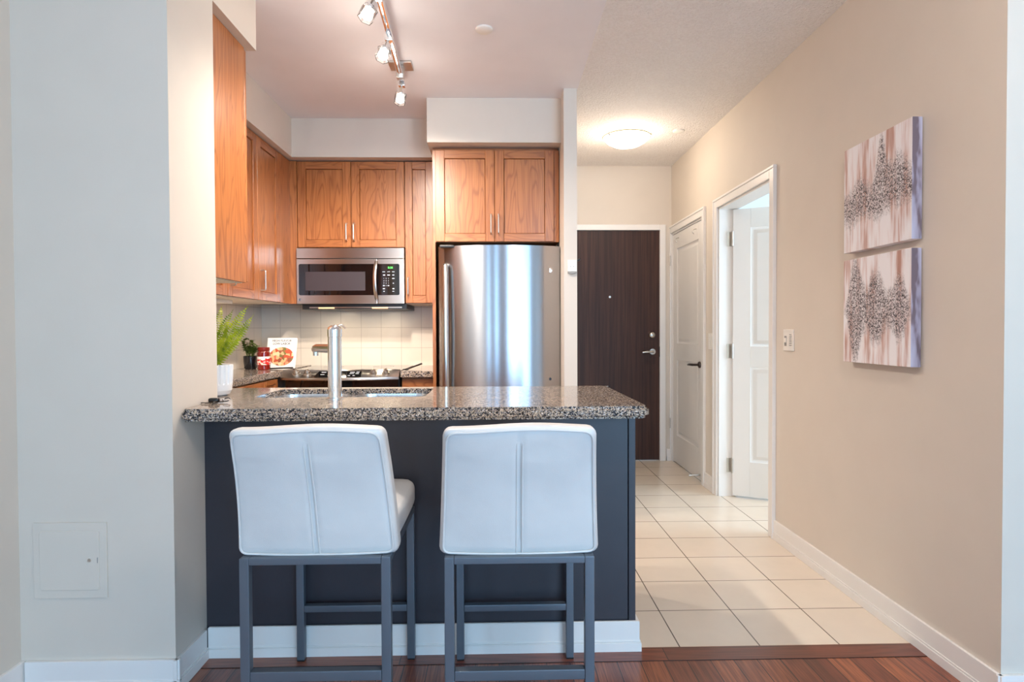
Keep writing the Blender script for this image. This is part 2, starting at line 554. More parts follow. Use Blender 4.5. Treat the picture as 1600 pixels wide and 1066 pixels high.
# floors
struct('floor', MB().box(-1.55, 3.9, -3.9, 2.127, -.06, 0), M['planks'])
struct('floor', MB().box(-1.82, 4.1, 2.21, 5.6, -.06, 0), M['floor_tile'])
struct('trim_1', MB().box(-1.055, XR, 2.127, 2.2175, -.06, .002), M['plank_cross'])
# ceilings
struct('ceiling', MB().box(-1.82, .485, -3.9, 4.8, ZC, ZC + .08), M['ceiling'])
struct('ceiling', MB().box(.485, 4.1, -3.9, 5.6, ZC, ZC + .08), M['stipple'])
# left of the living room and the pier with the access panel
struct('wall_left', MB().box(-1.67, -1.55, -3.9, 2.0, 0, ZC), M['wall'])
struct('wall_pier', MB().box(-1.82, XL, 2.0, 2.318, 0, ZC), M['wall'])
struct('wall_header', MB().box(-1.82, XL, 2.318, 2.73, 2.402, ZC), M['wall'])
# kitchen walls
struct('wall_kitchen_left', MB().box(-1.92, -1.80, 2.318, 4.81, 0, ZC), M['wall'])
struct('wall_kitchen_back', MB().box(-1.92, .40, 4.69, 4.81, 0, ZC), M['wall'])
struct('wall_fridge_side', MB().box(.40, .479, 3.68, 5.52, 0, ZC), M['wall'])
struct('trim_backsplash', MB().box(-1.80, -.415, 4.682, 4.69, .90, 1.37), M['splash_back'])
struct('trim_backsplash_side', MB().box(-1.80, -1.792, 2.318, 4.682, .90, 1.37), M['splash_left'])
# soffits over the cabinets
struct('wall_soffit', MB().box(-1.80, -1.40, 2.73, 4.69, 2.358, ZC).box(-1.40, -.437, 4.22, 4.69, 2.358, ZC), M['wall'])
struct('wall_soffit_fridge', MB().box(-.437, .40, 3.84, 4.69, 2.345, ZC), M['wall'])
# hall back wall with the entry door opening
struct('wall_hall_back', MB().box(.479, .50, 5.41, 5.53, 0, ZC).box(1.445, XR, 5.41, 5.53, 0, ZC).box(.50, 1.445, 5.41, 5.53, 2.055, ZC), M['wall'])
# right wall with the closet and the white room openings
C0, C1 = 4.565, 5.395      # closet opening
D0, D1 = 3.42, 4.25        # open doorway
HD = 2.02
struct('wall_right', MB().box(XR, XR + .12, 1.83, D0, 0, ZC).box(XR, XR + .12, D1, C0, 0, ZC).box(XR, XR + .12, C1, 5.53, 0, ZC)
       .box(XR, XR + .12, D0, D1, HD, ZC).box(XR, XR + .12, C0, C1, HD, ZC), M['wall'])
struct('wall_near_right', MB().box(XR + .12, 3.9, 1.83, 1.95, 0, ZC), M['wall'])
struct('wall_living_right', MB().box(3.9, 4.02, -3.9, 1.95, 0, ZC), M['wall'])
struct('wall_living_back', MB().box(-1.67, -1.3, -3.72, -3.6, 0, ZC).box(3.5, 4.02, -3.72, -3.6, 0, ZC)
       .box(-1.3, 3.5, -3.72, -3.6, 0, .2).box(-1.3, 3.5, -3.72, -3.6, 2.5, ZC), M['wall'])
wf = MB()
for x0_, x1_ in ((-1.3, -1.26), (-1.04, -.43), (-.17, .9), (3.4, 3.5)): wf.box(x0_, x1_, -3.70, -3.61, .2, 2.5)
wf.box(-1.3, 3.5, -3.70, -3.61, .2, .30).box(-1.3, 3.5, -3.70, -3.61, 2.40, 2.5)
w1 = struct('window_1', wf, M['white'])
MB().box(-1.28, 3.48, -3.668, -3.66, .28, 2.42).build('pane', M['glass'], w1)
# white room behind the open doorway
M['white_room'] = plain('white_room_paint', lin(226, 232, 240), .6, var=.01)
struct('wall_room_back', MB().box(XR + .12, 4.1, 5.0, 5.1, 0, ZC), M['white_room'])
struct('wall_room_right', MB().box(3.95, 4.07, 1.95, 2.0, 0, ZC).box(3.95, 4.07, 3.6, 5.0, 0, ZC)
       .box(3.95, 4.07, 2.0, 3.6, 0, .75).box(3.95, 4.07, 2.0, 3.6, 2.15, ZC), M['white_room'])
wf2 = MB().box(3.97, 4.05, 2.0, 2.05, .75, 2.15).box(3.97, 4.05, 3.55, 3.6, .75, 2.15).box(3.97, 4.05, 2.05, 3.55, .75, .8).box(3.97, 4.05, 2.05, 3.55, 2.1, 2.15)
w2 = struct('window_2', wf2, M['white'])
MB().box(4.0, 4.008, 2.04, 3.56, .79, 2.11).build('pane', M['glass'], w2)


# baseboards (profile: tall flat face with a stepped shoe)
def base_run(name, axis, plane, sgn, a, b, h=.106, parent=None, kind='structure'):
    mb = MB()
    for t0, z0, z1 in ((.012, 0, h), (.018, 0, .034), (.015, .034, .042)):
        if axis == 'x': mb.box(a, b, min(plane, plane + sgn * t0), max(plane, plane + sgn * t0), z0, z1, .002)
        else: mb.box(min(plane, plane + sgn * t0), max(plane, plane + sgn * t0), a, b, z0, z1, .002)
    o = mb.build(name, M['white'], parent)
    if kind: o['kind'] = kind
    return o


base_run('baseboard_left', 'y', -1.55, 1, -3.55, 2.0)
base_run('baseboard_pier_front', 'x', 2.0, -1, -1.532, XL + .018)
base_run('baseboard_pier_side', 'y', XL, 1, 1.982, 2.19)
base_run('baseboard_right', 'y', XR, -1, 1.812, 3.36)
base_run('baseboard_right_between', 'y', XR, -1, 4.325, 4.50)
base_run('baseboard_near_right', 'x', 1.83, -1, XR - .018, 3.88)
base_run('baseboard_hall_back', 'x', 5.41, -1, 1.50, XR - .012)


# ---- doors
def casing_right(mb, y0, y1, h, wd=.062, t=.016):
    X = XR
    mb.box(X - t, X, y0 - wd, y0, 0, h + wd, .003).box(X - t, X, y1, y1 + wd, 0, h + wd, .003).box(X - t, X, y0, y1, h, h + wd, .003)
    e = .0012
    mb.box(X - t - .006, X, y0 - wd - e, y0 - wd + .014, 0, h + wd - .014, .003).box(X - t - .006, X, y1 + wd - .014, y1 + wd + e, 0, h + wd - .014, .003)
    mb.box(X - t - .006, X, y0 - wd - e, y1 + wd + e, h + wd - .0145, h + wd + e, .003)
    # jamb lining and stop
    mb.box(X, X + .125, y0, y0 + .014, 0, h, .001).box(X, X + .125, y1 - .014, y1, 0, h, .001).box(X, X + .125, y0, y1, h - .014, h, .001)
    return mb


def panel_door(mb, w_, h_, t=.035, mi=0):
    """two-panel moulded door leaf, local: u = x 0..w, y 0..t (front face at y=0), z 0..h"""
    st = .115; rows = [(.24, .90), (1.04, h_ - .13)]
    mb.box(0, st, 0, t, 0, h_, .002); mb.box(w_ - st, w_, 0, t, 0, h_, .002)
    zs = [0, rows[0][0], rows[0][1], rows[1][0], rows[1][1], h_]
    for a, b in ((zs[0], zs[1]), (zs[2], zs[3]), (zs[4], zs[5])): mb.box(st, w_ - st, 0, t, a, b)
    for a, b in rows:
        mb.box(st, w_ - st, .012, t - .012, a, b)
        for face in (0, 1):
            b_ = bmesh.new(); rings = []
            for ins, dy in ((0, .0005), (.004, .006), (.016, .0105), (.022, .0105), (.040, .004), (.044, .0035)):
                yy = dy if not face else t - dy
                rings.append([b_.verts.new(v) for v in ((st + ins, yy, a + ins), (w_ - st - ins, yy, a + ins), (w_ - st - ins, yy, b - ins), (st + ins, yy, b - ins))])
            for A, B in zip(rings, rings[1:]):
                for k in range(4): b_.faces.new((A[k], A[(k + 1) % 4], B[(k + 1) % 4], B[k]))
            b_.faces.new(rings[-1]); mb.add(b_)
    return mb


# entry door (door_1)
d1 = struct('door_1', MB().box(.503, 1.438, 5.412, 5.455, .008, 2.05, .002), M['dark_wood'])
mb = MB()
mb.box(1.438, 1.49, 5.392, 5.43, 0, 2.102, .004).box(.482, .503, 5.392, 5.43, 0, 2.102, .004).box(.503, 1.438, 5.392, 5.43, 2.052, 2.102, .004)
mb.build('door_frame', M['white'], d1)
MB().lathe([(0, .02), (.018, .02), (.026, .014), (.030, 0), (0, 0)], (1.372, 5.412, 1.123), axis='-Y').build('deadbolt', M['nickel'], d1)
mb = MB().lathe([(0, .014), (.026, .012), (.030, 0), (0, 0)], (1.375, 5.412, .975), axis='-Y').cyl((1.375, 5.40, .975), (1.375, 5.362, .975), .011)
mb.tube([(1.375, 5.362, .975), (1.35, 5.358, .976), (1.31, 5.358, .974), (1.275, 5.36, .970)], [.011, .011, .010, .008])
mb.build('door_lever', M['nickel'], d1)
MB().lathe([(0, .006), (.007, .006), (.011, 0), (0, 0)], (.995, 5.412, 1.463), axis='-Y').build('peephole', M['nickel'], d1)
MB().box(1.4365, 1.4395, 5.398, 5.412, .93, 1.02).build('strike_plate', M['black'], d1)

# closet door (door_2), closed in the right wall; leaf faces -X
mb = panel_door(MB(), C1 - C0 - .034, HD - .03)
q = Matrix(((0, 1, 0, XR + .006), (-1, 0, 0, C1 - .017), (0, 0, 1, .012), (0, 0, 0, 1)))
bmesh.ops.transform(mb.bm, matrix=q, verts=mb.bm.verts)
d2 = mb.build('door_2', M['door_white'], None, kind='structure')
casing_right(MB(), C0, C1, HD).build('door_casing', M['white'], d2)
mb = MB().lathe([(0, .012), (.022, .012), (.026, 0), (0, 0)], (XR + .006, 4.655, .90), axis='-X').cyl((XR, 4.655, .90), (XR - .05, 4.655, .90), .009)
mb.tube([(XR - .05, 4.655, .90), (XR - .055, 4.69, .90), (XR - .053, 4.735, .898), (XR - .05, 4.775, .894)], [.010, .010, .009, .007])
mb.build('door_lever', plain('bronze_lever', lin(84, 74, 70), .3, .9), d2)
for z in (1.78, .34):
    MB().cyl((XR - .018, C1 - .006, z - .045), (XR - .018, C1 - .006, z + .045), .006).box(XR - .018, XR - .016, C1 - .012, C1, z - .045, z + .045).build('hinge', M['nickel'], d2)
for y in (4.74, 5.20):
    MB().tube([(XR + .004, y, 1.955), (XR - .02, y, 1.95), (XR - .028, y, 1.93), (XR - .014, y, 1.915)], .0035).build('coat_hook', M['nickel'], d2)
MB().cyl((XR + .004, 4.64, .055), (XR - .065, 4.65, .05), .007, .006).cyl((XR - .065, 4.65, .05), (XR - .08, 4.652, .048), .010).build('door_stop', M['nickel'], d2)

# open door (door_3): casing in the right wall, leaf swung into the white room
d3 = casing_right(MB(), D0, D1, HD).build('door_3', M['white'], None, kind='structure')
mb = panel_door(MB(), .775, HD - .03)
hx, hy = 1.632, 4.212
dirv = Vector((.898, -.44, 0)).normalized(); nrm = Vector((dirv.y, -dirv.x, 0))      # front face looks back to the hall
q = Matrix(((dirv.x, -nrm.x, 0, hx), (dirv.y, -nrm.y, 0, hy), (0, 0, 1, .012), (0, 0, 0, 1)))
bmesh.ops.transform(mb.bm, matrix=q, verts=mb.bm.verts)
mb.build('door_leaf', M['door_white'], d3)
for z in (1.80, 1.02, .22):
    MB().box(XR + .055, XR + .092, D1 - .0165, D1 - .014, z - .05, z + .05).cyl((hx - .003, hy - .004, z - .05), (hx - .003, hy - .004, z + .05), .006).build('hinge', M['nickel'], d3)


# ================================================================== CABINETS
def front_map(kind, plane):
    """maps (u, v=z, w=outwards) boxes to world boxes"""
    if kind == '-y': return lambda u0, u1, w0, w1: (u0, u1, plane - w1, plane - w0)
    if kind == '+x': return lambda u0, u1, w0, w1: (plane + w0, plane + w1, u0, u1)
    if kind == '+y': return lambda u0, u1, w0, w1: (u0, u1, plane + w0, plane + w1)


def shaker(parent, kind, plane, u0, u1, z0, z1, st=.058, rail=.052, t=.02, name='door'):
    f = front_map(kind, plane); mb = MB()

    def bx(a, b, c, d, w0, w1, mi, bev):
        X = f(a, b, w0, w1); mb.box(X[0], X[1], X[2], X[3], c, d, bev, 1, mi)
    bx(u0, u0 + st, z0, z1, 0, t, 0, .0022); bx(u1 - st, u1, z0, z1, 0, t, 0, .0022)
    bx(u0 + st, u1 - st, z0, z0 + rail, 0, t, 1, .0015); bx(u0 + st, u1 - st, z1 - rail, z1, 0, t, 1, .0015)
    bx(u0 + st + .002, u1 - st - .002, z0 + rail + .002, z1 - rail - .002, 0, t - .008, 0, .002)
    return mb.build(name, [M['oak'], M['oak_h']], parent)


def pull(parent, kind, plane, u, z0, z1, horiz=False):
    f = front_map(kind, plane)

    def P(uu, w_, z):
        X = f(uu, uu, w_, w_); return (X[0], X[2], z)
    if not horiz: pts = [P(u, 0, z0 + .006), P(u, .022, z0 + .006), P(u, .028, z0 + .010), P(u, .029, z0 + .02), P(u, .029, z1 - .02), P(u, .028, z1 - .010), P(u, .022, z1 - .006), P(u, 0, z1 - .006)]
    else:
        pts = [P(z0 + .006, 0, u), P(z0 + .006, .022, u), P(z0 + .010, .028, u), P(z0 + .02, .029, u), P(z1 - .02, .029, u), P(z1 - .010, .028, u), P(z1 - .006, .022, u), P(z1 - .006, 0, u)]
    return MB().tube(pts, .0048, 10).build('handle', M['nickel'], parent)


# over the microwave: two doors
c = thing('upper_cabinet', 'two-door oak wall cabinet mounted directly above the microwave', 'cabinet', (-1.02, 4.69, 1.753))
MB().box(-1.392, -.648, 4.322, 4.69, 1.753, 2.352, .001).build('body', M['oak'], c)
dl = shaker(c, '-y', 4.32, -1.390, -1.0215, 1.755, 2.35); pull(dl, '-y', 4.30, -1.049, 1.795, 1.925)
dr = shaker(c, '-y', 4.32, -1.0185, -.650, 1.755, 2.35); pull(dr, '-y', 4.30, -.998, 1.795, 1.925)
# narrow one right of the microwave
c = thing('upper_cabinet', 'tall narrow one-door oak wall cabinet between microwave and fridge', 'cabinet', (-.53, 4.69, 1.363))
MB().box(-.646, -.417, 4.322, 4.69, 1.363, 2.352, .001).build('body', M['oak'], c)
MB().box(-.644, -.418, 4.33, 4.68, 1.360, 1.3635).build('underside', M['cream'], c)
dl = shaker(c, '-y', 4.32, -.644, -.452, 1.365, 2.35, .05); pull(dl, '-y', 4.30, -.624, 1.415, 1.548)
MB().box(-.450, -.417, 4.302, 4.322, 1.363, 2.35).build('filler_strip', M['oak'], c)
# fridge surround
c = thing('fridge_cabinet', 'deep two-door oak cabinet spanning above the steel fridge', 'cabinet', (0, 4.69, 0))
MB().box(-.415, .392, 3.942, 4.688, 1.737, 2.322, .001).build('body', M['oak'], c)
MB().box(-.417, -.396, 3.925, 4.688, 0, 1.737, .001).build('side_panel', M['oak'], c)
dl = shaker(c, '-y', 3.94, -.394, -.0185, 1.739, 2.32); pull(dl, '-y', 3.92, -.0415, 1.783, 1.915)
dr = shaker(c, '-y', 3.94, -.0155, .362, 1.739, 2.32); pull(dr, '-y', 3.92, .0065, 1.783, 1.915)
MB().box(.364, .395, 3.93, 3.945, 1.737, 2.32).build('filler_strip', M['oak'], c)
MB().box(-.415, .392, 3.965, 4.688, 2.3225, 2.344, .001).build('scribe_strip', M['oak_h'], c)
# left wall run
c = thing('upper_cabinet', 'two-door oak wall cabinet on the left wall beside the microwave corner', 'cabinet', (-1.80, 3.78, 1.363))
MB().box(-1.792, -1.462, 3.302, 4.29, 1.364, 2.352, .001).build('body', M['oak'], c)
MB().box(-1.788, -1.463, 3.305, 4.285, 1.359, 1.3645).build('underside', M['cream'], c)
dl = shaker(c, '+x', -1.46, 3.303, 3.7185, 1.362, 2.35); pull(dl, '+x', -1.44, 3.336, 1.415, 1.548)
dr = shaker(c, '+x', -1.46, 3.7215, 4.085, 1.362, 2.35); pull(dr, '+x', -1.44, 3.758, 1.415, 1.548)
MB().box(-1.462, -1.441, 4.088, 4.30, 1.362, 2.352).box(-1.462, -1.394, 4.30, 4.32, 1.362, 2.352).build('filler_strip', M['oak'], c)
c = thing('upper_cabinet', 'single-door oak wall cabinet on the left wall, mostly behind the orange end panel', 'cabinet', (-1.80, 3.0, 1.363))
MB().box(-1.792, -1.462, 2.745, 3.298, 1.364, 2.352, .001).build('body', M['oak'], c)
MB().box(-1.788, -1.463, 2.75, 3.295, 1.359, 1.3645).build('underside', M['cream'], c)
shaker(c, '+x', -1.46, 2.88, 3.2985, 1.362, 2.35)
# cabinet on the rear of the pier: its end panel faces the peninsula
c = thing('upper_cabinet', 'oak wall cabinet with a plain bright orange end panel beside the pier wall', 'cabinet', (-1.45, 2.32, 1.385))
MB().box(-1.79, -1.112, 2.322, 2.70, 1.386, 2.398, .001).build('body', M['oak'], c)
MB().box(-1.111, -1.094, 2.322, 2.694, 1.383, 2.40, .001).build('end_panel', M['oak'], c)
MB().box(-1.785, -1.113, 2.325, 2.695, 1.381, 1.3865).build('underside', M['cream'], c)
for a, b in ((-1.785, -1.447), (-1.444, -1.097)):
    shaker(c, '+y', 2.702, a, b, 1.388, 2.396)

# base cabinets
c = thing('base_cabinet', 'oak base cabinet run under the granite along the left kitchen wall', 'cabinet', (-1.62, 3.7, 0))
MB().box(-1.79, -1.447, 2.80, 3.99, .10, .865, .001).box(-1.79, -1.50, 2.80, 3.99, 0, .10).build('body', M['oak'], c)
for a, b in ((2.86, 3.30), (3.303, 3.75), (3.753, 3.985)):
    d = shaker(c, '+x', -1.446, a, b, .71, .862, .045, .03, name='drawer'); pull(d, '+x', -1.426, .785, (a + b) / 2 - .06, (a + b) / 2 + .06, True)
    shaker(c, '+x', -1.446, a, b, .105, .705)
c = thing('base_cabinet', 'narrow oak base cabinet between the range and the fridge panel', 'cabinet', (-.53, 4.35, 0))
MB().box(-.636, -.419, 4.065, 4.69, .10, .865, .001).box(-.636, -.419, 4.12, 4.69, 0, .10).build('body', M['oak'], c)
d = MB().box(-.634, -.421, 4.045, 4.064, .70, .852, .002).build('drawer', M['oak_h'], c); pull(d, '-y', 4.045, .78, -.58, -.48, True)
shaker(c, '-y', 4.064, -.634, -.421, .105, .695, .045)

# ================================================================== PENINSULA
pb = thing('peninsula_base', 'charcoal painted half wall carrying the granite bar top', 'counter base', (-.28, 2.5, 0))
MB().box(XL, .472, 2.212, 2.31, 0, .871, .0015).build('wall_panel', M['dark_paint'], pb)
MB().box(.474, .499, 2.207, 2.76, 0, .871, .002).build('end_panel', M['dark_paint'], pb)
mb = MB()
for t0, z0, z1 in ((.012, .001, .110), (.018, 0, .034), (.015, .035, .042)):
    mb.prism([(XL + .012, 2.207 - t0), (.499 + t0, 2.207 - t0), (.499 + t0, 2.76), (.4995, 2.76), (.4995, 2.2065), (XL + .012, 2.2065)], z0, z1, .002, 2)
mb.build('baseboard', M['white'], pb, label='white baseboard')


def rounded_poly(pts, rad, seg=6):
    out = []; n = len(pts)
    for i, p in enumerate(pts):
        r = rad[i]; P = Vector(p)
        if r <= 0: out.append(tuple(p)); continue
        a = (Vector(pts[i - 1]) - P).normalized(); b = (Vector(pts[(i + 1) % n]) - P).normalized()
        for k in range(seg + 1):
            th = k / seg
            q = (1 - th) ** 2 * (P + a * r) + 2 * th * (1 - th) * P + th ** 2 * (P + b * r)
            out.append((q.x, q.y))
    return out


ZT = .914
SX0, SX1, SY0, SY1 = -.955, -.285, 2.385, 2.725
MB().box(XL, .474, 2.735, 2.752, .10, .871).box(XL, .474, 2.68, 2.70, 0, .10).build('cabinet_front', M['oak'], pb)
for k in range(4):
    a_ = XL + .005 + k * .38
    shaker(pb, '+y', 2.752, a_, a_ + .376, .105, .865)
# worktop: peninsula + left leg, with the sink cut-out, as a polygon-with-hole built from strips
top = bmesh.new()


def slab_with_hole(outer, hole, z0, z1):
    b = bmesh.new()
    def ring(pts): 
        vs = [b.verts.new((x, y, z1)) for x, y in pts]
        return vs, [b.edges.new((vs[i], vs[(i + 1) % len(vs)])) for i in range(len(vs))]
    _, e1 = ring(outer); e2 = []
    if hole: _, e2 = ring(hole)
    bmesh.ops.triangle_fill(b, use_beauty=True, edges=e1 + e2)
    bmesh.ops.recalc_face_normals(b, faces=b.faces)
    for f in b.faces:
        if f.normal.z < 0: f.normal_flip()
    top_faces = list(b.faces)
    r = bmesh.ops.extrude_face_region(b, geom=top_faces)
    vs = [g for g in r['geom'] if isinstance(g, bmesh.types.BMVert)]
    for v in vs: v.co.z = z0
    bmesh.ops.recalc_face_normals(b, faces=b.faces)
    return b


outer = rounded_poly([(-1.049, 2.035), (.515, 2.035), (.505, 2.80), (-1.79, 2.80), (-1.79, 2.325), (-1.049, 2.325)],
                     [.018, .05, .01, 0, 0, 0])
hole = rounded_poly([(SX0, SY0), (SX1, SY0), (SX1, SY1), (SX0, SY1)], [.05, .05, .03, .03])
b = slab_with_hole(outer, hole, ZT - .042, ZT)
es = [e for e in b.edges if len(e.link_faces) == 2 and e.calc_face_angle(0) > 1.2 and abs(e.verts[0].co.z - e.verts[1].co.z) < 1e-6
      and all(v.co.y < 2.06 or v.co.x > .4 for v in e.verts)]
bmesh.ops.bevel(b, geom=es, offset=.012, segments=3, affect='EDGES')
mb = MB(); mb.add(b)
wt = thing('granite_worktop', 'speckled granite worktop with bar overhang and sink cut-out on the charcoal half wall', 'worktop', (-.28, 2.4, ZT - .042))
mb.build('slab', M['granite'], wt)
wt3 = MB().box(-1.79, -1.42, 2.802, 4.682, ZT - .042, ZT, .003).build('granite_worktop', M['granite'])
wt3['label'] = 'granite worktop run along the left wall holding jar, cookbook and black pot'; wt3['category'] = 'worktop'
recentre(wt3, (-1.6, 3.7, ZT - .042))
wt2 = MB().box(-.638, -.4185, 4.0, 4.682, .866, .905, .004).build('granite_worktop', M['granite'])
wt2['label'] = 'short granite worktop piece between the range and the fridge panel'; wt2['category'] = 'worktop'
recentre(wt2, (-.53, 4.34, .866))

# sink: two undermount bowls
sk = thing('kitchen_sink', 'stainless double-bowl sink set under the granite behind the faucet', 'sink', (-.62, 2.555, .70))


def bowl(x0, x1, y0, y1, z0, z1, r=.07):
    b = bmesh.new(); rings = []
    for (ins, z) in ((-.0025, z1), (.006, z1), (.009, z1 - .02), (.012, z0 + .03), (.03, z0 + .008), (.055, z0)):
        pts = rounded_poly([(x0 + ins, y0 + ins), (x1 - ins, y0 + ins), (x1 - ins, y1 - ins), (x0 + ins, y1 - ins)], [r] * 4, 6)
        rings.append([b.verts.new((x, y, z)) for x, y in pts])
    n = len(rings[0])
    for A, B in zip(rings, rings[1:]):
        for k in range(n): b.faces.new((A[k], A[(k + 1) % n], B[(k + 1) % n], B[k]))
    b.faces.new(rings[-1]); return b


zb = ZT - .021
for (xa, xb) in ((SX0 + .004, -.628), (-.612, SX1 - .004)):
    mb = MB(); mb.add(bowl(xa, xb, SY0 + .004, SY1 - .004, .70, zb))
    bo = mb.build('bowl', M['sink_steel'], sk, norm=False)
    MB().lathe([(0, .004), (.02, .004), (.038, .002), (.042, 0)], ((xa + xb) / 2, 2.56, .70)).build('drain', M['chrome'], bo)

MB().box(-.632, -.608, SY0 + .03, SY1 - .03, zb - .03, zb - .001, .006).build('divider', M['sink_steel'], sk)
# faucet
fc = thing('faucet', 'chrome column faucet with short side spout standing on granite before the sink', 'faucet', (-.621, 2.338, ZT))
fx, fy = -.621, 2.338
MB().lathe([(0, 0), (.031, 0), (.031, .004), (.028, .006), (0, .006)], (fx, fy, ZT)).build('base_ring', M['chrome'], fc)
MB().lathe([(0, .006), (.0255, .006), (.0255, .172), (.0235, .172), (.0235, .1740), (.0255, .1740), (.0255, .204), (.0238, .204), (.0238, .2055), (.0255, .2055), (.0255, .2325), (.024, .2325), (.024, .235)], (fx, fy, ZT)).build('column', M['chrome'], fc)
mb = MB().lathe([(.0, .235), (.0265, .235), (.0272, .236), (.0272, .262), (.0265, .264), (.023, .272), (.012, .279), (0, .281)], (fx, fy, ZT))
mb.build('cap', M['chrome'], fc)
sd = Vector((-.70, .71, 0)).normalized()
s0 = Vector((fx, fy, ZT + .19)) + sd * .02
mb = MB().tube([s0, s0 + sd * .06, s0 + sd * .115, s0 + sd * .135 + Vector((0, 0, -.004)), s0 + sd * .142 + Vector((0, 0, -.010))], [.017, .017, .0165, .014, .009], 20)
mb.cyl(s0 + sd * .125 + Vector((0, 0, -.008)), s0 + sd * .125 + Vector((0, 0, -.03)), .011, .0105)
mb.build('spout', M['sink_steel'], fc)
mb = MB().tube([(fx + .004, fy + .01, ZT + .276), (fx + .016, fy + .016, ZT + .281), (fx + .027, fy + .022, ZT + .277), (fx + .034, fy + .026, ZT + .268)], [.003, .0035, .0035, .003], 12, rx=.011)
mb.build('lever', M['chrome'], fc)

# ================================================================== RANGE
rg = thing('range', 'stainless slide-in range with bowed control panel and black glass cooktop', 'stove', (-1.015, 4.35, 0))
RX0, RX1 = -1.386, -.648
MB().box(RX0, RX1, 4.03, 4.675, .02, .895, .002).build('body', M['black'], rg)
MB().box(RX0 - .004, RX1 + .004, 4.055, 4.677, .897, .909, .003).build('cooktop', M['black_gloss'], rg)
for bx_, by_, br_ in ((-1.20, 4.50, .075), (-.84, 4.50, .075), (-1.20, 4.24, .09), (-.84, 4.24, .10)):
    MB().lathe([(br_, 0), (br_, .0006), (br_ - .003, .0006), (br_ - .003, 0)], (bx_, by_, .909)).build('burner_ring', M['grey_plastic'], rg)


def bowed(z_of, y_of, x0, x1, n=24):
    """rows of (x, y, z) across the range; y_of(row, u) with u in -1..1"""
    b = bmesh.new(); rows = []
    for r in range(len(z_of)):
        rows.append([b.verts.new((x0 + (x1 - x0) * k / n, y_of[r](2 * k / n - 1), z_of[r])) for k in range(n + 1)])
    for A, B in zip(rows, rows[1:]):
        for k in range(n): b.faces.new((A[k], A[k + 1], B[k + 1], B[k]))
    return b


px0, px1 = -1.415, -.648
bow = lambda d: (lambda u: 4.0 - d * (1 - u * u))
zt, zl = .915, .866
mb = MB()
b = bowed([zt, zt, zl + .004, zl - .006, zl - .012, zl - .012],
          [lambda u: 4.075, lambda u: 4.06, bow(.085), bow(.088), bow(.084), lambda u: 4.06], px0, px1)
mb.add(b)
# end caps
for xx in (px0, px1):
    mb.add((lambda: (lambda bb: (bb.faces.new([bb.verts.new((xx, y, z)) for y, z in ((4.075, zt), (4.06, zt), (4.0, zl + .004), (4.0, zl - .012), (4.06, zl - .012))]), bb)[1])(bmesh.new()))())
cp = mb.build('control_panel', M['steel_flat'], rg)
slope_n = Vector((0, -(zt - zl), -(-.1))).normalized()
b = bowed([zl - .013, zl - .05, .16], [bow(.07), bow(.06), bow(.055)], RX0 + .003, RX1 - .003)
MB().add(b).build('oven_door', M['black_gloss'], rg)
MB().tube([(-1.33, 3.93, .72), (-1.33, 3.90, .72), (-1.30, 3.885, .72), (-.73, 3.885, .72), (-.70, 3.90, .72), (-.70, 3.93, .72)], .011).build('oven_handle', M['nickel'], rg)


def on_panel(x, t):
    """point on the sloped panel: t 0 top .. 1 lower edge"""
    u = 2 * (x - px0) / (px1 - px0) - 1
    yb = 4.0 - .085 * (1 - u * u)
    return Vector((x, 4.06 + (yb - 4.06) * t, zt + (zl + .004 - zt) * t)), Vector((0, -(zt - zl), (4.06 - yb))).normalized()


for kx in (-1.317, -1.243, -.815, -.735):
    p, n_ = on_panel(kx, .45)
    k = MB().cyl(p, p + n_ * .008, .024, .022).cyl(p + n_ * .008, p + n_ * .026, .017, .015, bevel=.003).build('knob', M['nickel'], rg)
    d_ = n_.cross(Vector((1, 0, 0))).normalized()
    q = p + n_ * .026
    MB().tube([q - d_ * .016, q + d_ * .016], .0045, 8).build('knob_grip', M['nickel'], k)
mb = MB()
x0_, x1_ = -1.17, -.895
pa, na = on_panel(x0_, .18); pb_, _ = on_panel(x1_, .18); pc, _ = on_panel(x1_ + .02, .92); pd_, _ = on_panel(x0_ - .02, .92)
o_ = na * .0012
# follow the bow in strips
b = bmesh.new(); rows = []
for t in (.18, .55, .92):
    row = []
    for k in range(13):
        x = (x0_ - .02 * (t - .18)) + ((x1_ + .02 * (t - .18)) - (x0_ - .02 * (t - .18))) * k / 12
        p, n_ = on_panel(x, t); row.append(b.verts.new(p + n_ * .0015))
    rows.append(row)
for A, B in zip(rows, rows[1:]):
    for k in range(12): b.faces.new((A[k], A[k + 1], B[k + 1], B[k]))
disp = MB().add(b).build('display', M['black_gloss'], cp)
mb = MB()
for (x, t, wd, hh) in ((-1.135, .35, .03, .01), (-1.10, .35, .02, .01), (-1.135, .62, .025, .009), (-.985, .75, .014, .008), (-.96, .75, .014, .008), (-.93, .75, .014, .008),
                       (-.95, .35, .03, .01), (-.915, .35, .02, .01), (-.95, .52, .03, .008), (-.915, .52, .02, .008), (-1.09, .75, .014, .008), (-1.06, .75, .014, .008)):
    p, n_ = on_panel(x, t); d_ = Vector((1, 0, 0)).cross(n_) * -1
    p = p + n_ * .0026
    e = Vector((wd / 2, 0, 0)); g = d_ * hh / 2
    MB().quad(p - e - g, p + e - g, p + e + g, p - e + g).build('display_mark', M['grey_text'], cp)

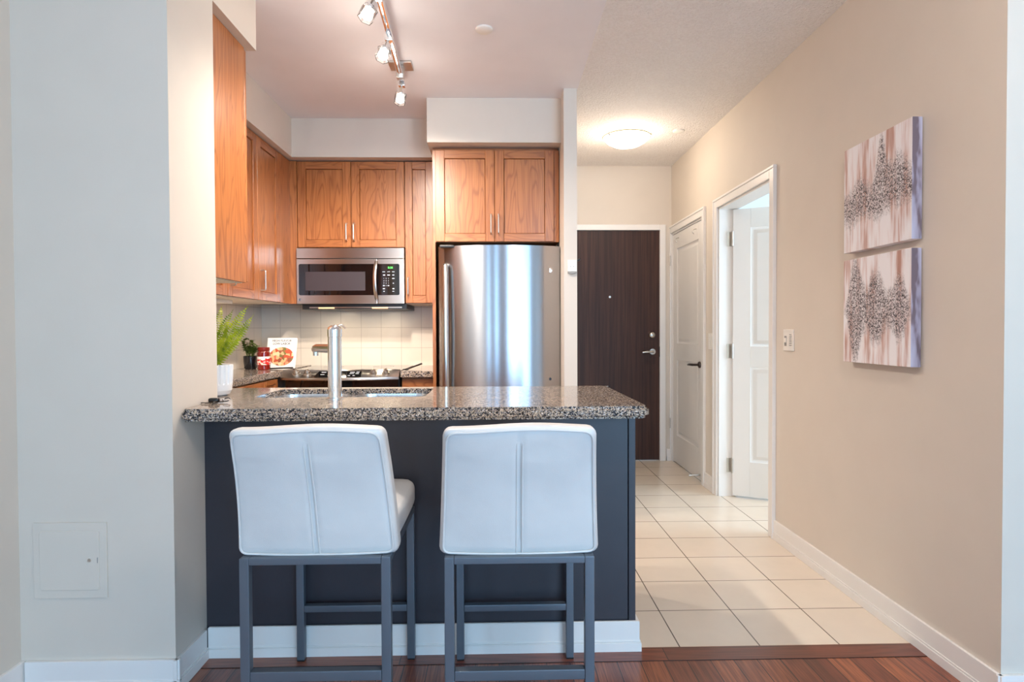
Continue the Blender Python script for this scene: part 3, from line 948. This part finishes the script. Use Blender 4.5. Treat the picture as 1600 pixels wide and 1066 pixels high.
# ================================================================== MICROWAVE
mw = thing('microwave', 'stainless over-the-range microwave with black window and green clock', 'microwave', (-1.018, 4.69, 1.32))
X0, X1 = -1.388, -.648
MB().box(X0 + .002, X1 - .002, 4.285, 4.69, 1.357, 1.744, .002).build('body', M['black'], mw)
MB().box(X0, X1, 4.258, 4.285, 1.672, 1.744, .004).build('vent_grille', M['steel_flat'], mw)
XD = -.832
dr = MB().box(X0, XD - .001, 4.258, 4.285, 1.358, 1.669, .004).build('door', M['steel_flat'], mw)
mb = MB().prism(rounded_poly([(X0 + .016, 1.418), (XD - .001, 1.418), (XD - .001, 1.634), (X0 + .016, 1.634)], [.014, .0, .0, .014]), 0, .003, mat=Matrix.Translation((0, 4.2585, 0)) @ Matrix.Rotation(R90, 4, 'X'))
win = mb.build('window', M['black_gloss'], dr)
mb = MB().box(-1.326, -.915, 4.2548, 4.2556, 1.45, 1.58)
mb.build('window_screen', plain('oven_screen', lin(60, 52, 56), .4, spec=.3), win)
hp = [(-.838 - .006 * math.sin(math.pi * k / 10), 4.258 - .038 * math.sin(math.pi * (.12 + .76 * k / 10)) if 0 < k < 10 else 4.256, 1.39 + .262 * k / 10) for k in range(11)]
MB().tube(hp, .006, 12, rx=.013).build('handle', M['nickel'], dr)
cpn = MB().box(XD + .001, X1, 4.258, 4.285, 1.358, 1.669, .004).build('control_side', M['steel_flat'], mw)
mb = MB().prism(rounded_poly([(XD + .001, 1.418), (-.680, 1.418), (-.680, 1.634), (XD + .001, 1.634)], [0, .012, .012, 0]), 0, .003, mat=Matrix.Translation((0, 4.2585, 0)) @ Matrix.Rotation(R90, 4, 'X'))
kp = mb.build('keypad', M['black_gloss'], mw)
text_mesh('clock', '8:38', .019, face_negy(-.742, 4.2546, 1.607), M['green_led'], kp)
for i, row in enumerate(('123', '456', '789')):
    for j, ch in enumerate(row):
        text_mesh('key_digit', ch, .011, face_negy(-.787 + j * .0155, 4.2546, 1.533 - i * .0165), M['grey_text'], kp)
text_mesh('key_digit', '0', .011, face_negy(-.7715, 4.2546, 1.4835), M['grey_text'], kp)
mb = MB()
for (x, z, wd, hh) in [(-.788, 1.579, .018, .003), (-.754, 1.579, .018, .003), (-.722, 1.579, .018, .003), (-.785, 1.557, .014, .006), (-.754, 1.557, .018, .006), (-.722, 1.557, .014, .006),
                       (-.722, 1.533, .016, .005), (-.722, 1.5, .008, .005), (-.722, 1.462, .013, .006), (-.722, 1.444, .013, .004), (-.787, 1.462, .013, .006), (-.787, 1.444, .010, .005),
                       (-.787, 1.4835, .012, .006), (-.756, 1.4835, .012, .006)]:
    MB().box(x - wd / 2, x + wd / 2, 4.2544, 4.2552, z - hh / 2, z + hh / 2).build('key_mark', M['grey_text'], kp)


def badge(parent, x, y, z, r, dark=False):
    bd = MB().lathe([(0, .003), (r * .8, .003), (r, .0015), (r, 0), (0, 0)], (x, y, z), axis='-Y').build('badge', M['black'] if dark else M['chrome'], parent)
    mb = MB().lathe([(r * .72, .0032), (r * .72, .004), (r * .86, .004), (r * .86, .0032)], (x, y, z), axis='-Y')
    for s in (-1, 1):
        mb.tube([(x + s * r * .05, y - .0037, z + r * .3), (x + s * r * .5, y - .0037, z + r * .38), (x + s * r * .45, y - .0037, z - r * .1), (x + s * r * .1, y - .0037, z - r * .45)], r * .06, 6)
    mb.build('monogram', M['chrome'] if dark else M['grey_plastic'], bd)
    return bd


badge(mw, -1.367, 4.258, 1.388, .010, True)
mb = MB().prism([(X0 + .03, 4.285), (X1 + .012, 4.285), (X1 + .012, 4.68), (X0 + .03, 4.68)], 1.322, 1.3565)
hd = mb.build('hood_base', M['black'], mw)
MB().box(X0 + .08, X1 - .02, 4.28, 4.2845, 1.329, 1.338).build('filter_strip', M['steel_flat'], hd)
for x in (-1.19, -.82):
    MB().box(x - .055, x + .055, 4.2775, 4.2825, 1.326, 1.335, .001).build('hood_light', M['hood_bulb'], hd)
    lo = area('hood_glow', (x - mw.location.x, 4.45 - mw.location.y, 1.318 - mw.location.z), (0, 0, 0), .1, .06, 1.2, (1, .82, .6)); lo.parent = mw

# ================================================================== FRIDGE
fr = thing('refrigerator', 'tall stainless refrigerator with bowed door and long left handle', 'refrigerator', (.012, 4.25, 0))
FX0, FX1 = -.373, .398
MB().box(FX0 + .012, FX1 - .012, 3.90, 4.66, .02, 1.69, .004).build('body', M['black'], fr)
MB().box(FX0 + .012, FX0 + .10, 3.83, 3.93, 1.69, 1.705, .003).build('hinge_cover', M['black'], fr)


def bowed_door(z0, z1, bulge=.072, n=36):
    b = bmesh.new(); pts = []
    cx, hw = (FX0 + FX1) / 2, (FX1 - FX0) / 2
    prof = [(FX0 + .004, 3.898), (FX0, 3.892)]
    for k in range(n + 1):
        u = -1 + 2 * k / n
        e = 1 - u * u
        y = 3.872 - bulge * e
        if abs(u) > .96: y += (abs(u) - .96) / .04 * .012
        prof.append((cx + hw * u, y))
    prof += [(FX1, 3.892), (FX1 - .004, 3.898)]
    return MB().prism(prof, z0, z1, .004, 2)


fd = bowed_door(.60, 1.702).build('door', M['steel'], fr)
fz = bowed_door(.06, .592).build('freezer_drawer', M['steel'], fr)
hx_ = -.325
hp = [(hx_, 3.862, 1.575), (hx_, 3.835, 1.580), (hx_, 3.812, 1.572), (hx_, 3.806, 1.54)] + [(hx_, 3.806 - .012 * math.sin(math.pi * k / 8), 1.54 - .78 * k / 8) for k in range(1, 8)] + [(hx_, 3.806, .76), (hx_, 3.812, .70), (hx_, 3.835, .69), (hx_, 3.862, .695)]
MB().tube(hp, .0125, 14, rx=.0185).build('handle', M['nickel'], fd)
MB().tube([(-.30, 3.835, .53), (-.30, 3.78, .53), (-.27, 3.765, .53), (.29, 3.765, .53), (.32, 3.78, .53), (.32, 3.835, .53)], .0125, 12).build('handle', M['nickel'], fz)
badge(fd, .328, 3.8505, 1.548, .017)
MB().lathe([(0, .004), (.008, .004), (.010, 0), (0, 0)], (.328, 3.8505, .862), axis='-Y').build('lock_cap', M['black'], fd)

# ================================================================== BAR STOOLS


def make_stool():
    root = thing('bar_stool', '', 'bar stool', (0, 0, 0), 'white counter stools at the granite bar')
    W, T, YR, YF = .1945, .0135, -.235, .235        # half spacing of leg centres, half tube, rear / front leg rows
    H = .545
    for sx in (-1, 1):
        for y in (YR, YF):
            mb = MB().box(sx * W - T, sx * W + T, y - T, y + T, .006, H, .003)
            lg = mb.build('leg', M['stool_metal'], root)
            MB().box(sx * W - T + .001, sx * W + T - .001, y - T + .001, y + T - .001, 0, .006).build('foot_glide', M['black'], lg)
    for y, z0, z1, nm in ((YR, .200, .229, 'foot_rail'), (YF, .176, .200, 'foot_rail')):
        MB().box(-W + T, W - T, y - T, y + T, z0, z1, .003).build(nm, M['stool_metal'], root)
    mb = MB()
    for y in (YR, YF): mb.box(-W + T, W - T, y - T, y + T, H - .019, H, .002)
    for sx in (-1, 1): mb.box(sx * W - T, sx * W + T, YR + T, YF - T, H - .019, H, .002)
    mb.build('seat_frame', M['stool_metal'], root)

    # seat cushion: soft block whose underside rises to the front
    def seat_fn(p):
        u, v = p.x / .212, p.y / .235
        z = p.z
        if z > 0: z += .012 * (1 - u * u) * (1 - v * v) - .005 * math.exp(-((p.x) / .006) ** 2) * (abs(v) < .97)
        return (p.x * (1 + .015 * (1 - v * v)), p.y, z)
    MB().rbox((0, .022, .597), (.212, .225, .051), .034, 17, seat_fn).build('seat', M['leather'], root)

    # backrest: tapers to the top and leans to the rear
    zc, hz = .730, .188

    def back_fn(p):
        v = p.z / hz
        x = p.x * (1 - .052 * v)
        y = p.y - .055 * v - .018 * v * v
        u = p.x / .215
        if p.y < 0:
            pf = max(0, (1 - u ** 4)) * max(0, (1 - v ** 4))
            y -= .012 * pf
            g = math.exp(-(p.x / .0045) ** 2)
            y += .007 * g * pf
        z = p.z + (.004 * math.sin(3 * u + 1) if v > .5 else 0) - (.006 * (1 - u * u) if v < -.8 else 0)
        return (x, y, z)
    bk = MB().rbox((0, -.222, zc), (.215, .036, hz), .022, 35, back_fn).build('backrest', M['leather'], root)
    pp = []
    for (x, z) in rounded_poly([(-.203, -.178), (.203, -.178), (.203, .176), (-.203, .176)], [.02, .02, .03, .03], 6):
        pp.append((x, z))
    dense = []
    for i in range(len(pp)):
        a, b_ = pp[i], pp[(i + 1) % len(pp)]
        nn = max(1, int(math.hypot(a[0] - b_[0], a[1] - b_[1]) / .02))
        for k in range(nn): dense.append((a[0] + (b_[0] - a[0]) * k / nn, a[1] + (b_[1] - a[1]) * k / nn))
    path = []
    for x, z in dense:
        q = back_fn(Vector((x, -.0365, z))); path.append((q[0], q[1] - .222 - .0005, q[2] + zc))
    MB().tube(path, .0032, 8, closed=True).build('piping', M['leather'], bk)
    for s in (-1, 1):
        seam = []
        for k in range(21):
            z = -.186 + .325 * k / 20
            q = back_fn(Vector((s * .0075, -.037, z))); seam.append((q[0], q[1] - .222 + .0008, q[2] + zc))
        MB().tube(seam, [.0006] + [.0022] * 19 + [.0006], 8).build('seam', M['leather'], bk)
    return root


def copy_tree(o, parent=None):
    c_ = o.copy(); COL.objects.link(c_)
    if parent: c_.parent = parent
    for ch in list(o.children): copy_tree(ch, c_)
    return c_


st1 = make_stool()
st1.location = (-.508, 1.936, 0)
st1['label'] = 'white leather bar stool on the left, its seat cushion showing past the back'
st2 = copy_tree(st1)
st2.location = (.057, 1.924, 0)
st2['label'] = 'white leather bar stool on the right, in front of the fridge side'

# ================================================================== WALL ITEMS
# paintings
for key, z0, z1, mat_, lab in (('a', 1.497, 1.94, 'art_a', 'upper abstract canvas with one continuous grey gritty band'), ('b', 1.03, 1.466, 'art_b', 'lower abstract canvas with three separate grey gritty patches')):
    t_ = thing('canvas_painting', lab, 'painting', (XR, 2.4, (z0 + z1) / 2), 'pair of abstract canvases on the right wall')
    b_ = MB().box(XR - .043, XR - .004, 2.19, 2.625, z0, z1, .003, 2)
    o = b_.build('canvas', [M[mat_], M['art_edge']], t_)
    for p in o.data.polygons:
        if abs(p.normal.y) > .7: p.material_index = 1
    MB().box(XR - .004, XR, 2.22, 2.595, z0 + .03, z1 - .03).build('stretcher', plain('pine', lin(190, 160, 120)), t_)

# access panel in the pier front
ap = thing('access_panel', 'small painted square access hatch low on the pale wall left of the bar', 'access panel', (-1.37, 2.0, .43))
MB().box(-1.502, -1.268, 1.9945, 2.0, .310, .556, .0012).build('frame', M['wall'], ap)
dp = MB().prism(rounded_poly([(-1.481, .337), (-1.291, .337), (-1.291, .530), (-1.481, .530)], [.01] * 4), 0, .0035, .001, 1, mat=Matrix.Translation((0, 1.9950, 0)) @ Matrix.Rotation(R90, 4, 'X')).build('hatch', M['wall'], ap)
MB().lathe([(0, .003), (.0045, .003), (.006, 0), (0, 0)], (-1.322, 1.9915, .434), axis='-Y').build('lock', M['nickel'], dp)
MB().box(-1.297, -1.295, 1.9902, 1.9915, .425, .443).build('finger_slot', M['grey_plastic'], dp)

# wall controls
sw = thing('dimmer_switch', 'white wall control with slider and buttons right of the open doorway', 'light switch', (XR, 3.205, 1.113))
MB().box(XR - .007, XR, 3.150, 3.262, 1.056, 1.170, .002).build('wall_plate', M['plastic_white'], sw)
MB().box(XR - .0085, XR - .007, 3.223, 3.246, 1.082, 1.135, .0006).build('slider_track', M['grey_plastic'], sw)
MB().box(XR - .012, XR - .0085, 3.222, 3.240, 1.10, 1.125, .001).build('slider', M['plastic_white'], sw)
mb = MB()
for k in range(6): mb.box(XR - .009, XR - .007, 3.168, 3.19, 1.085 + k * .011, 1.0885 + k * .011)
mb.build('button_row', M['grey_plastic'], sw)
sw = thing('light_switch', 'white rocker switch between the closet door and the open doorway', 'light switch', (XR, 4.40, 1.085))
MB().box(XR - .006, XR, 4.362, 4.438, 1.026, 1.144, .002).build('wall_plate', M['plastic_white'], sw)
MB().box(XR - .010, XR - .006, 4.383, 4.417, 1.052, 1.118, .0015).build('rocker', M['plastic_white'], sw)
ic = thing('intercom', 'small white chime box on the narrow wall end beside the fridge', 'intercom', (.447, 3.68, 1.55))
MB().box(.420, .476, 3.668, 3.68, 1.522, 1.592, .003).build('case', M['plastic_white'], ic)
mb = MB()
for s in (-1, 1): mb.box(.447 + s * .009 - .002, .447 + s * .009 + .002, 3.6668, 3.668, 1.55, 1.554)
mb.build('sensor_dots', M['grey_plastic'], ic)
MB().tube([(.422, 3.672, 1.516), (.434, 3.668, 1.511), (.447, 3.667, 1.509), (.460, 3.668, 1.511), (.474, 3.672, 1.516)], .0045, 10).build('grip', M['grey_plastic'], ic)
hk = MB().tube([(.479, 3.74, 1.60), (.496, 3.74, 1.598), (.504, 3.74, 1.606)], .006, 10).box(.479, .484, 3.73, 3.75, 1.58, 1.625, .002).build('wall_hook', M['black'])
hk['label'] = 'small black hook on the hall side of the narrow wall end'; hk['category'] = 'hook'; recentre(hk, (.479, 3.74, 1.60))

# ================================================================== CEILING ITEMS
for (x, y, lab) in ((-.06, 2.965, 'white round cover disc on the smooth kitchen ceiling'), (1.323, 4.45, 'white round cover disc on the stippled hall ceiling near the right wall')):
    o = MB().lathe([(0, -.012), (.034, -.012), (.042, -.006), (.042, 0), (0, 0)], (x, y, ZC)).build('sprinkler_cover', M['plastic_white'])
    o['label'] = lab; o['category'] = 'sprinkler cover'; recentre(o, (x, y, ZC))

hl = thing('ceiling_lamp', 'glowing frosted glass bowl lamp on the hall ceiling', 'ceiling lamp', (.952, 4.50, ZC))
MB().lathe([(0, 0), (.125, 0), (.125, -.02), (.09, -.03), (0, -.03)], (.952, 4.50, ZC)).build('mount', M['white'], hl)
MB().lathe([(.172, -.030), (.168, -.040), (.14, -.068), (.10, -.090), (.05, -.103), (0, -.107)], (.952, 4.50, ZC)).build('glass_bowl', M['lamp_glass'], hl)
MB().lathe([(.172, -.029), (.174, -.027), (.178, -.030), (.172, -.036)], (.952, 4.50, ZC)).build('bowl_rim', plain('frosted_rim', lin(196, 190, 150), .4), hl)
for a in (95, 215, 335):
    ca, sa = math.cos(math.radians(a)), math.sin(math.radians(a))
    MB().tube([(.952 + .12 * ca, 4.5 + .12 * sa, ZC - .012), (.952 + .178 * ca, 4.5 + .178 * sa, ZC - .018), (.952 + .182 * ca, 4.5 + .182 * sa, ZC - .042), (.952 + .168 * ca, 4.5 + .168 * sa, ZC - .048)], .006, 8).build('clip', M['nickel'], hl)


def point(name, loc, power, col, r, parent=None):
    l = bpy.data.lights.new(name, 'POINT'); l.energy = power; l.color = col; l.shadow_soft_size = r
    o = bpy.data.objects.new(name, l); COL.objects.link(o)
    if parent:
        o.parent = parent; loc = Vector(loc) - parent.location
    o.location = loc; return o


point('hall_lamp_light', (.952, 4.50, ZC - .26), 9, (1, .84, .68), .05, hl)

tl = thing('track_light', 'chrome ceiling track with glowing glass spot heads over the kitchen', 'track light', (-.50, 3.0, ZC))
tx = lambda y: -.490 - .045 * (y - 2.6)
pts = [(tx(y), y, ZC - .058) for y in (1.75, 2.30, 2.6, 3.0, 3.3, 3.50)]
MB().tube(pts, .012, 8, rx=.016).build('rail', M['chrome'], tl)
MB().box(tx(3.36) - .06, tx(3.36) + .065, 3.31, 3.42, ZC - .012, ZC, .002).build('canopy', M['nickel'], tl)
for y in (2.45, 3.36):
    MB().box(tx(y) - .02, tx(y) + .02, y - .022, y + .022, ZC - .08, ZC - .012, .003).build('standoff', M['nickel'], tl)
for (y, dx, dy) in ((1.90, -.055, .215), (2.22, -.035, .205), (2.53, -.04, -.03), (2.90, -.025, -.04), (3.43, -.005, -.035)):  # first two heads are out of view, added to brighten the backsplash
    x = tx(y); z = ZC - .075
    a = Vector((dx, dy, -.11)).normalized()
    p = Vector((x, y, z))
    h = MB().box(x - .018, x + .018, y - .02, y + .02, z - .02, z + .012, .003).cyl(p + a * .015, p + a * .05, .007).cyl(p + a * .045, p + a * .085, .024, .027, 20, bevel=.003).build('spot_head', M['chrome'], tl)
    b = bmesh.new()
    q = a.to_track_quat('Z', 'Y').to_matrix().to_4x4(); q.translation = p
    MB().lathe([(.027, .07), (.034, .076), (.034, .128), (.031, .128), (.031, .079), (.027, .073)], (0, 0, 0), 6).build('tmp', M['glass'])
    gl = bpy.data.objects['tmp']; gl.data.transform(Matrix.Translation(-tl.location) @ q); gl.name = 'glass_shade'; gl.data.name = 'glass_shade'; gl.parent = h
    MB().cyl(p + a * .088, p + a * .118, .020, .024, 20, bevel=.004).build('bulb', M['bulb'], h)
    if dy < 0: point('bulb_glow', p + a * .165, 2.2, (1, .89, .78), .04, tl)
    l = bpy.data.lights.new('spot_light', 'SPOT'); l.energy = 60; l.color = (1, .89, .78); l.spot_size = math.radians(165 if dy < 0 else 46); l.spot_blend = 1; l.shadow_soft_size = .03
    if dy > 0: l.energy = 135
    lo = bpy.data.objects.new('spot_light', l); COL.objects.link(lo); lo.parent = tl
    lo.location = p + a * .15 - tl.location; lo.rotation_euler = (.2, 0, 0) if dy < 0 else (a * -1).to_track_quat('Z', 'Y').to_euler()

# unseen bowl lamp added behind the camera for warm fill
ll = thing('ceiling_lamp', 'unseen frosted bowl lamp added on the ceiling behind the viewer for warm fill', 'ceiling lamp', (.75, .7, ZC))
MB().lathe([(0, 0), (.14, 0), (.14, -.03), (0, -.03)], (.75, .7, ZC)).build('mount', M['white'], ll)
MB().lathe([(.19, -.035), (.18, -.05), (.12, -.09), (.05, -.108), (0, -.11)], (.75, .7, ZC)).build('glass_bowl', M['lamp_glass'], ll)
point('living_fill_light', (.75, .7, ZC - .28), 34, (1, .88, .76), .10, ll)

# under-cabinet bar, with a glow added beneath it to lighten the backsplash
lo = area('backsplash_fill', (-1.66, 3.615, 1.334), (0, 0, 0), .10, .2, 1.6, (1, .86, .68))
ul = MB().box(-1.72, -1.60, 3.50, 3.73, 1.338, 1.359, .003).build('under_cabinet_light', M['plastic_white'])
ul['label'] = 'flat white light bar under the left wall cabinets above the fern'; ul['category'] = 'cabinet light'; recentre(ul, (-1.66, 3.615, 1.359))
lo.parent = ul; lo.location = (0, 0, -.025)

# ================================================================== COUNTER ITEMS
# fern in ribbed pot
fp = thing('potted_fern', 'bright green fern in a white ribbed pot beside the pier wall', 'potted plant', (-1.158, 2.475, ZT))
px_, py_ = -1.146, 2.475
b = bmesh.new(); rings = []
NR = 96
prof = [(.052, 0), (.064, .006), (.072, .022), (.074, .045), (.075, .052), (.078, .122), (.076, .124), (.071, .122), (.070, .105)]
for i, (r, z) in enumerate(prof):
    ring = []
    for k in range(NR):
        rr = r
        if z > .05 and i < 6 and (k % 4) == 0: rr = r - .007
        ring.append(b.verts.new((px_ + rr * math.cos(2 * math.pi * k / NR), py_ + rr * math.sin(2 * math.pi * k / NR), ZT + z)))
    rings.append(ring)
for A, B in zip(rings, rings[1:]):
    for k in range(NR): b.faces.new((A[k], A[(k + 1) % NR], B[(k + 1) % NR], B[k]))
b.faces.new(rings[0][::-1])
MB().add(b).build('pot', M['pot_white'], fp, smooth=False)
MB().lathe([(0, .112), (.0695, .108)], (px_, py_, ZT)).build('soil', M['soil'], fp)


def frond(base, tip, sag, width, n=26):
    mb = MB(); base, tip = Vector(base), Vector(tip); mid = (base + tip) / 2 + Vector(sag); path = []
    for k in range(n + 1):
        t = k / n; path.append((1 - t) ** 2 * base + 2 * t * (1 - t) * mid + t * t * tip)
    mb.tube(path, [.0016 * (1 - .7 * k / n) for k in range(n + 1)], 6)
    for k in range(2, n):
        t = k / n; d = (path[k + 1] - path[k - 1]).normalized()
        view = Vector((.1, -1, .25)).normalized()
        side = d.cross(view).normalized()
        ln = width * (math.sin(math.pi * min(1, t * .92 + .12)) ** .8)
        for s in (-1, 1):
            tp = path[k] + side * s * ln + d * ln * .32 + view * random.uniform(-.006, .006) - Vector((0, 0, .1)) * ln
            m1 = path[k] + (tp - path[k]) * .45 + d * .0036; m2 = path[k] + (tp - path[k]) * .45 - d * .0036
            mb.quad(path[k], m2, tp, m1)
    return mb.build('frond', M['fern'], fp, norm=False)


for (tx_, ty_, tz_, sx_, sz_, w_) in ((-.968, 2.45, 1.238, .015, .01, .030), (-1.008, 2.50, 1.276, -.015, .03, .032), (-1.03, 2.46, 1.225, .0, .03, .028), (-1.075, 2.47, 1.215, -.015, .04, .028), (-1.02, 2.52, 1.20, .01, .03, .026), (-1.068, 2.50, 1.262, -.02, .03, .026), (-1.11, 2.42, 1.20, -.02, .05, .028),
                                    (-1.20, 2.52, 1.25, -.02, .03, .028), (-1.16, 2.60, 1.28, 0, .03, .028), (-1.05, 2.56, 1.19, .01, .04, .028), (-1.25, 2.46, 1.18, -.03, .05, .028), (-1.06, 2.43, 1.16, .0, .03, .026)):
    frond((px_ + random.uniform(-.01, .015), py_ + random.uniform(-.015, .015), ZT + .108), (tx_, ty_, tz_), (sx_, 0, sz_), w_)

# small plant in the black pot
bp = thing('potted_plant', 'small dark leafy plant in a black pot in the counter corner', 'potted plant', (-1.685, 4.20, ZT))
MB().lathe([(0, 0), (.034, 0), (.041, .008), (.045, .05), (.046, .088), (.043, .09), (.041, .078), (0, .078)], (-1.685, 4.20, ZT)).build('pot', M['pot_black'], bp)
MB().lathe([(0, .081), (.041, .079)], (-1.685, 4.20, ZT)).build('soil', M['soil'], bp)
mb = MB()
for k in range(24):
    a = random.uniform(0, 6.28); r = random.uniform(.01, .06); h_ = random.uniform(.13, .20)
    base = Vector((-1.685 + .02 * math.cos(a), 4.2 + .02 * math.sin(a), ZT + .08)); tip = Vector((-1.685 + r * math.cos(a), 4.2 + r * math.sin(a), ZT + h_))
    mb.tube([base, (base + tip) / 2 + Vector((0, 0, .01)), tip], .0015, 6)
    for j in range(6):
        t = .35 + .65 * j / 5; p = base + (tip - base) * t; b2 = random.uniform(0, 6.28); d = Vector((math.cos(b2), math.sin(b2), random.uniform(.1, .7))).normalized()
        ln = random.uniform(.028, .044); s = d.cross(Vector((0, 0, 1))).normalized() * ln * .38
        mb.quad(p, p + d * ln * .5 - s + Vector((0, 0, .002)), p + d * ln, p + d * ln * .5 + s + Vector((0, 0, .002)))
mb.build('foliage', M['shrub'], bp, norm=False)

# jar
jr = thing('sauce_jar', 'red sauce jar with a white label beside the cookbook', 'jar', (-1.565, 4.12, ZT))
MB().lathe([(0, 0), (.038, 0), (.042, .006), (.042, .110), (.036, .122), (.034, .126), (0, .126)], (-1.565, 4.12, ZT)).build('glass', M['sauce'], jr)
MB().lathe([(0, .126), (.037, .126), (.0385, .129), (.0385, .147), (.036, .150), (0, .150)], (-1.565, 4.12, ZT)).build('lid', M['lid_red'], jr)
MB().lathe([(.0425, .034), (.0428, .0345), (.0428, .088), (.0425, .0885)], (-1.565, 4.12, ZT)).build('label_band', M['jar_label'], jr)

# cookbook leaning on the wall
bk = thing('cookbook', 'white cookbook with a food plate cover leaning upright in the corner', 'book', (-1.50, 4.27, ZT))
bm4 = Matrix.Translation((-1.612, 4.262, ZT + .002)) @ Matrix.Rotation(math.radians(-4), 4, 'Z') @ Matrix.Rotation(math.radians(-14), 4, 'X')
BW, BH = .205, .214
MB().box(0, BW, 0, .003, 0, BH, .0005, mat=bm4).box(0, BW, .015, .018, 0, BH, .0005, mat=bm4).box(0, .003, 0, .018, 0, BH, mat=bm4).build('cover', M['paper'], bk)
MB().box(.004, BW - .004, .003, .015, .003, BH - .003, mat=bm4).build('pages', M['cream'], bk)
fm = bm4 @ Matrix.Rotation(R90, 4, 'X')
mb = MB().prism([(.118 + .092 * math.cos(a * math.pi / 24), .072 + .064 * math.sin(a * math.pi / 24)) for a in range(48) if True], 0, .0006, mat=fm)
mb2 = MB().prism([(.108 + .086 * math.cos(a * math.pi / 24), .082 + .066 * math.sin(a * math.pi / 24)) for a in range(48)], .0006, .0012, mat=fm)
mb.bm.free()
mb2.build('cover_picture', M['food'], bk)
text_mesh('title', 'HIGH FLAVOR\nLOW LABOR', .0215, fm @ Matrix.Translation((BW / 2, .183, .0006)), M['dark_text'], bk)

# dark utensils left and right of the range
u = thing('cooking_spoon', 'black handled spoon lying on the granite right of the range', 'spoon', (-.56, 4.22, .905))
MB().tube([(-.612, 4.10, .912), (-.585, 4.22, .922), (-.545, 4.36, .935)], [.005, .006, .007], 10).build('handle', M['black'], u)
MB().lathe([(0, .0), (.018, .004), (.024, .010), (.022, .010), (.016, .006), (0, .003)], (-.612, 4.075, .9065), 20).build('bowl', M['black'], u)
u = thing('spatula', 'dark spatula lying in front of the cookbook', 'spatula', (-1.50, 4.16, ZT))
MB().tube([(-1.53, 4.14, ZT + .006), (-1.47, 4.15, ZT + .008), (-1.385, 4.16, ZT + .010)], .005, 10).build('handle', M['black'], u)
MB().box(-1.60, -1.53, 4.10, 4.155, ZT + .001, ZT + .005, .002).build('blade', M['black'], u)

# keys
kk = thing('key_bunch', 'dark bunch of keys on the granite against the pier wall', 'keys', (-1.02, 2.19, ZT))
zk = ZT + .004
ring = [(-.985 + .012 * math.cos(a * math.pi / 10), 2.235 + .012 * math.sin(a * math.pi / 10), zk + .006 + .005 * math.sin(a * math.pi / 10)) for a in range(20)]
MB().tube(ring, .0018, 6, closed=True).build('ring', M['black'], kk)
km = plain('dark_brass', lin(78, 64, 52), .35, .9)
for (x, y, an) in ((-1.0, 2.222, 190), (-1.015, 2.205, 205), (-1.03, 2.19, 175)):
    mt = Matrix.Translation((x, y, zk)) @ Matrix.Rotation(math.radians(an), 4, 'Z')
    MB().prism([(.011 * math.cos(a * math.pi / 6), .011 * math.sin(a * math.pi / 6)) for a in range(12)], -.001, .0015 + random.uniform(0, .004), mat=mt).box(.009, .034, -.003, .003, -.001, .0015, mat=mt).box(.02, .03, -.005, -.003, -.001, .0015, mat=mt).build('key', km, kk)
MB().rbox((-1.02, 2.215, ZT + .010), (.018, .012, .009), .007, 6).build('fob', M['black'], kk)
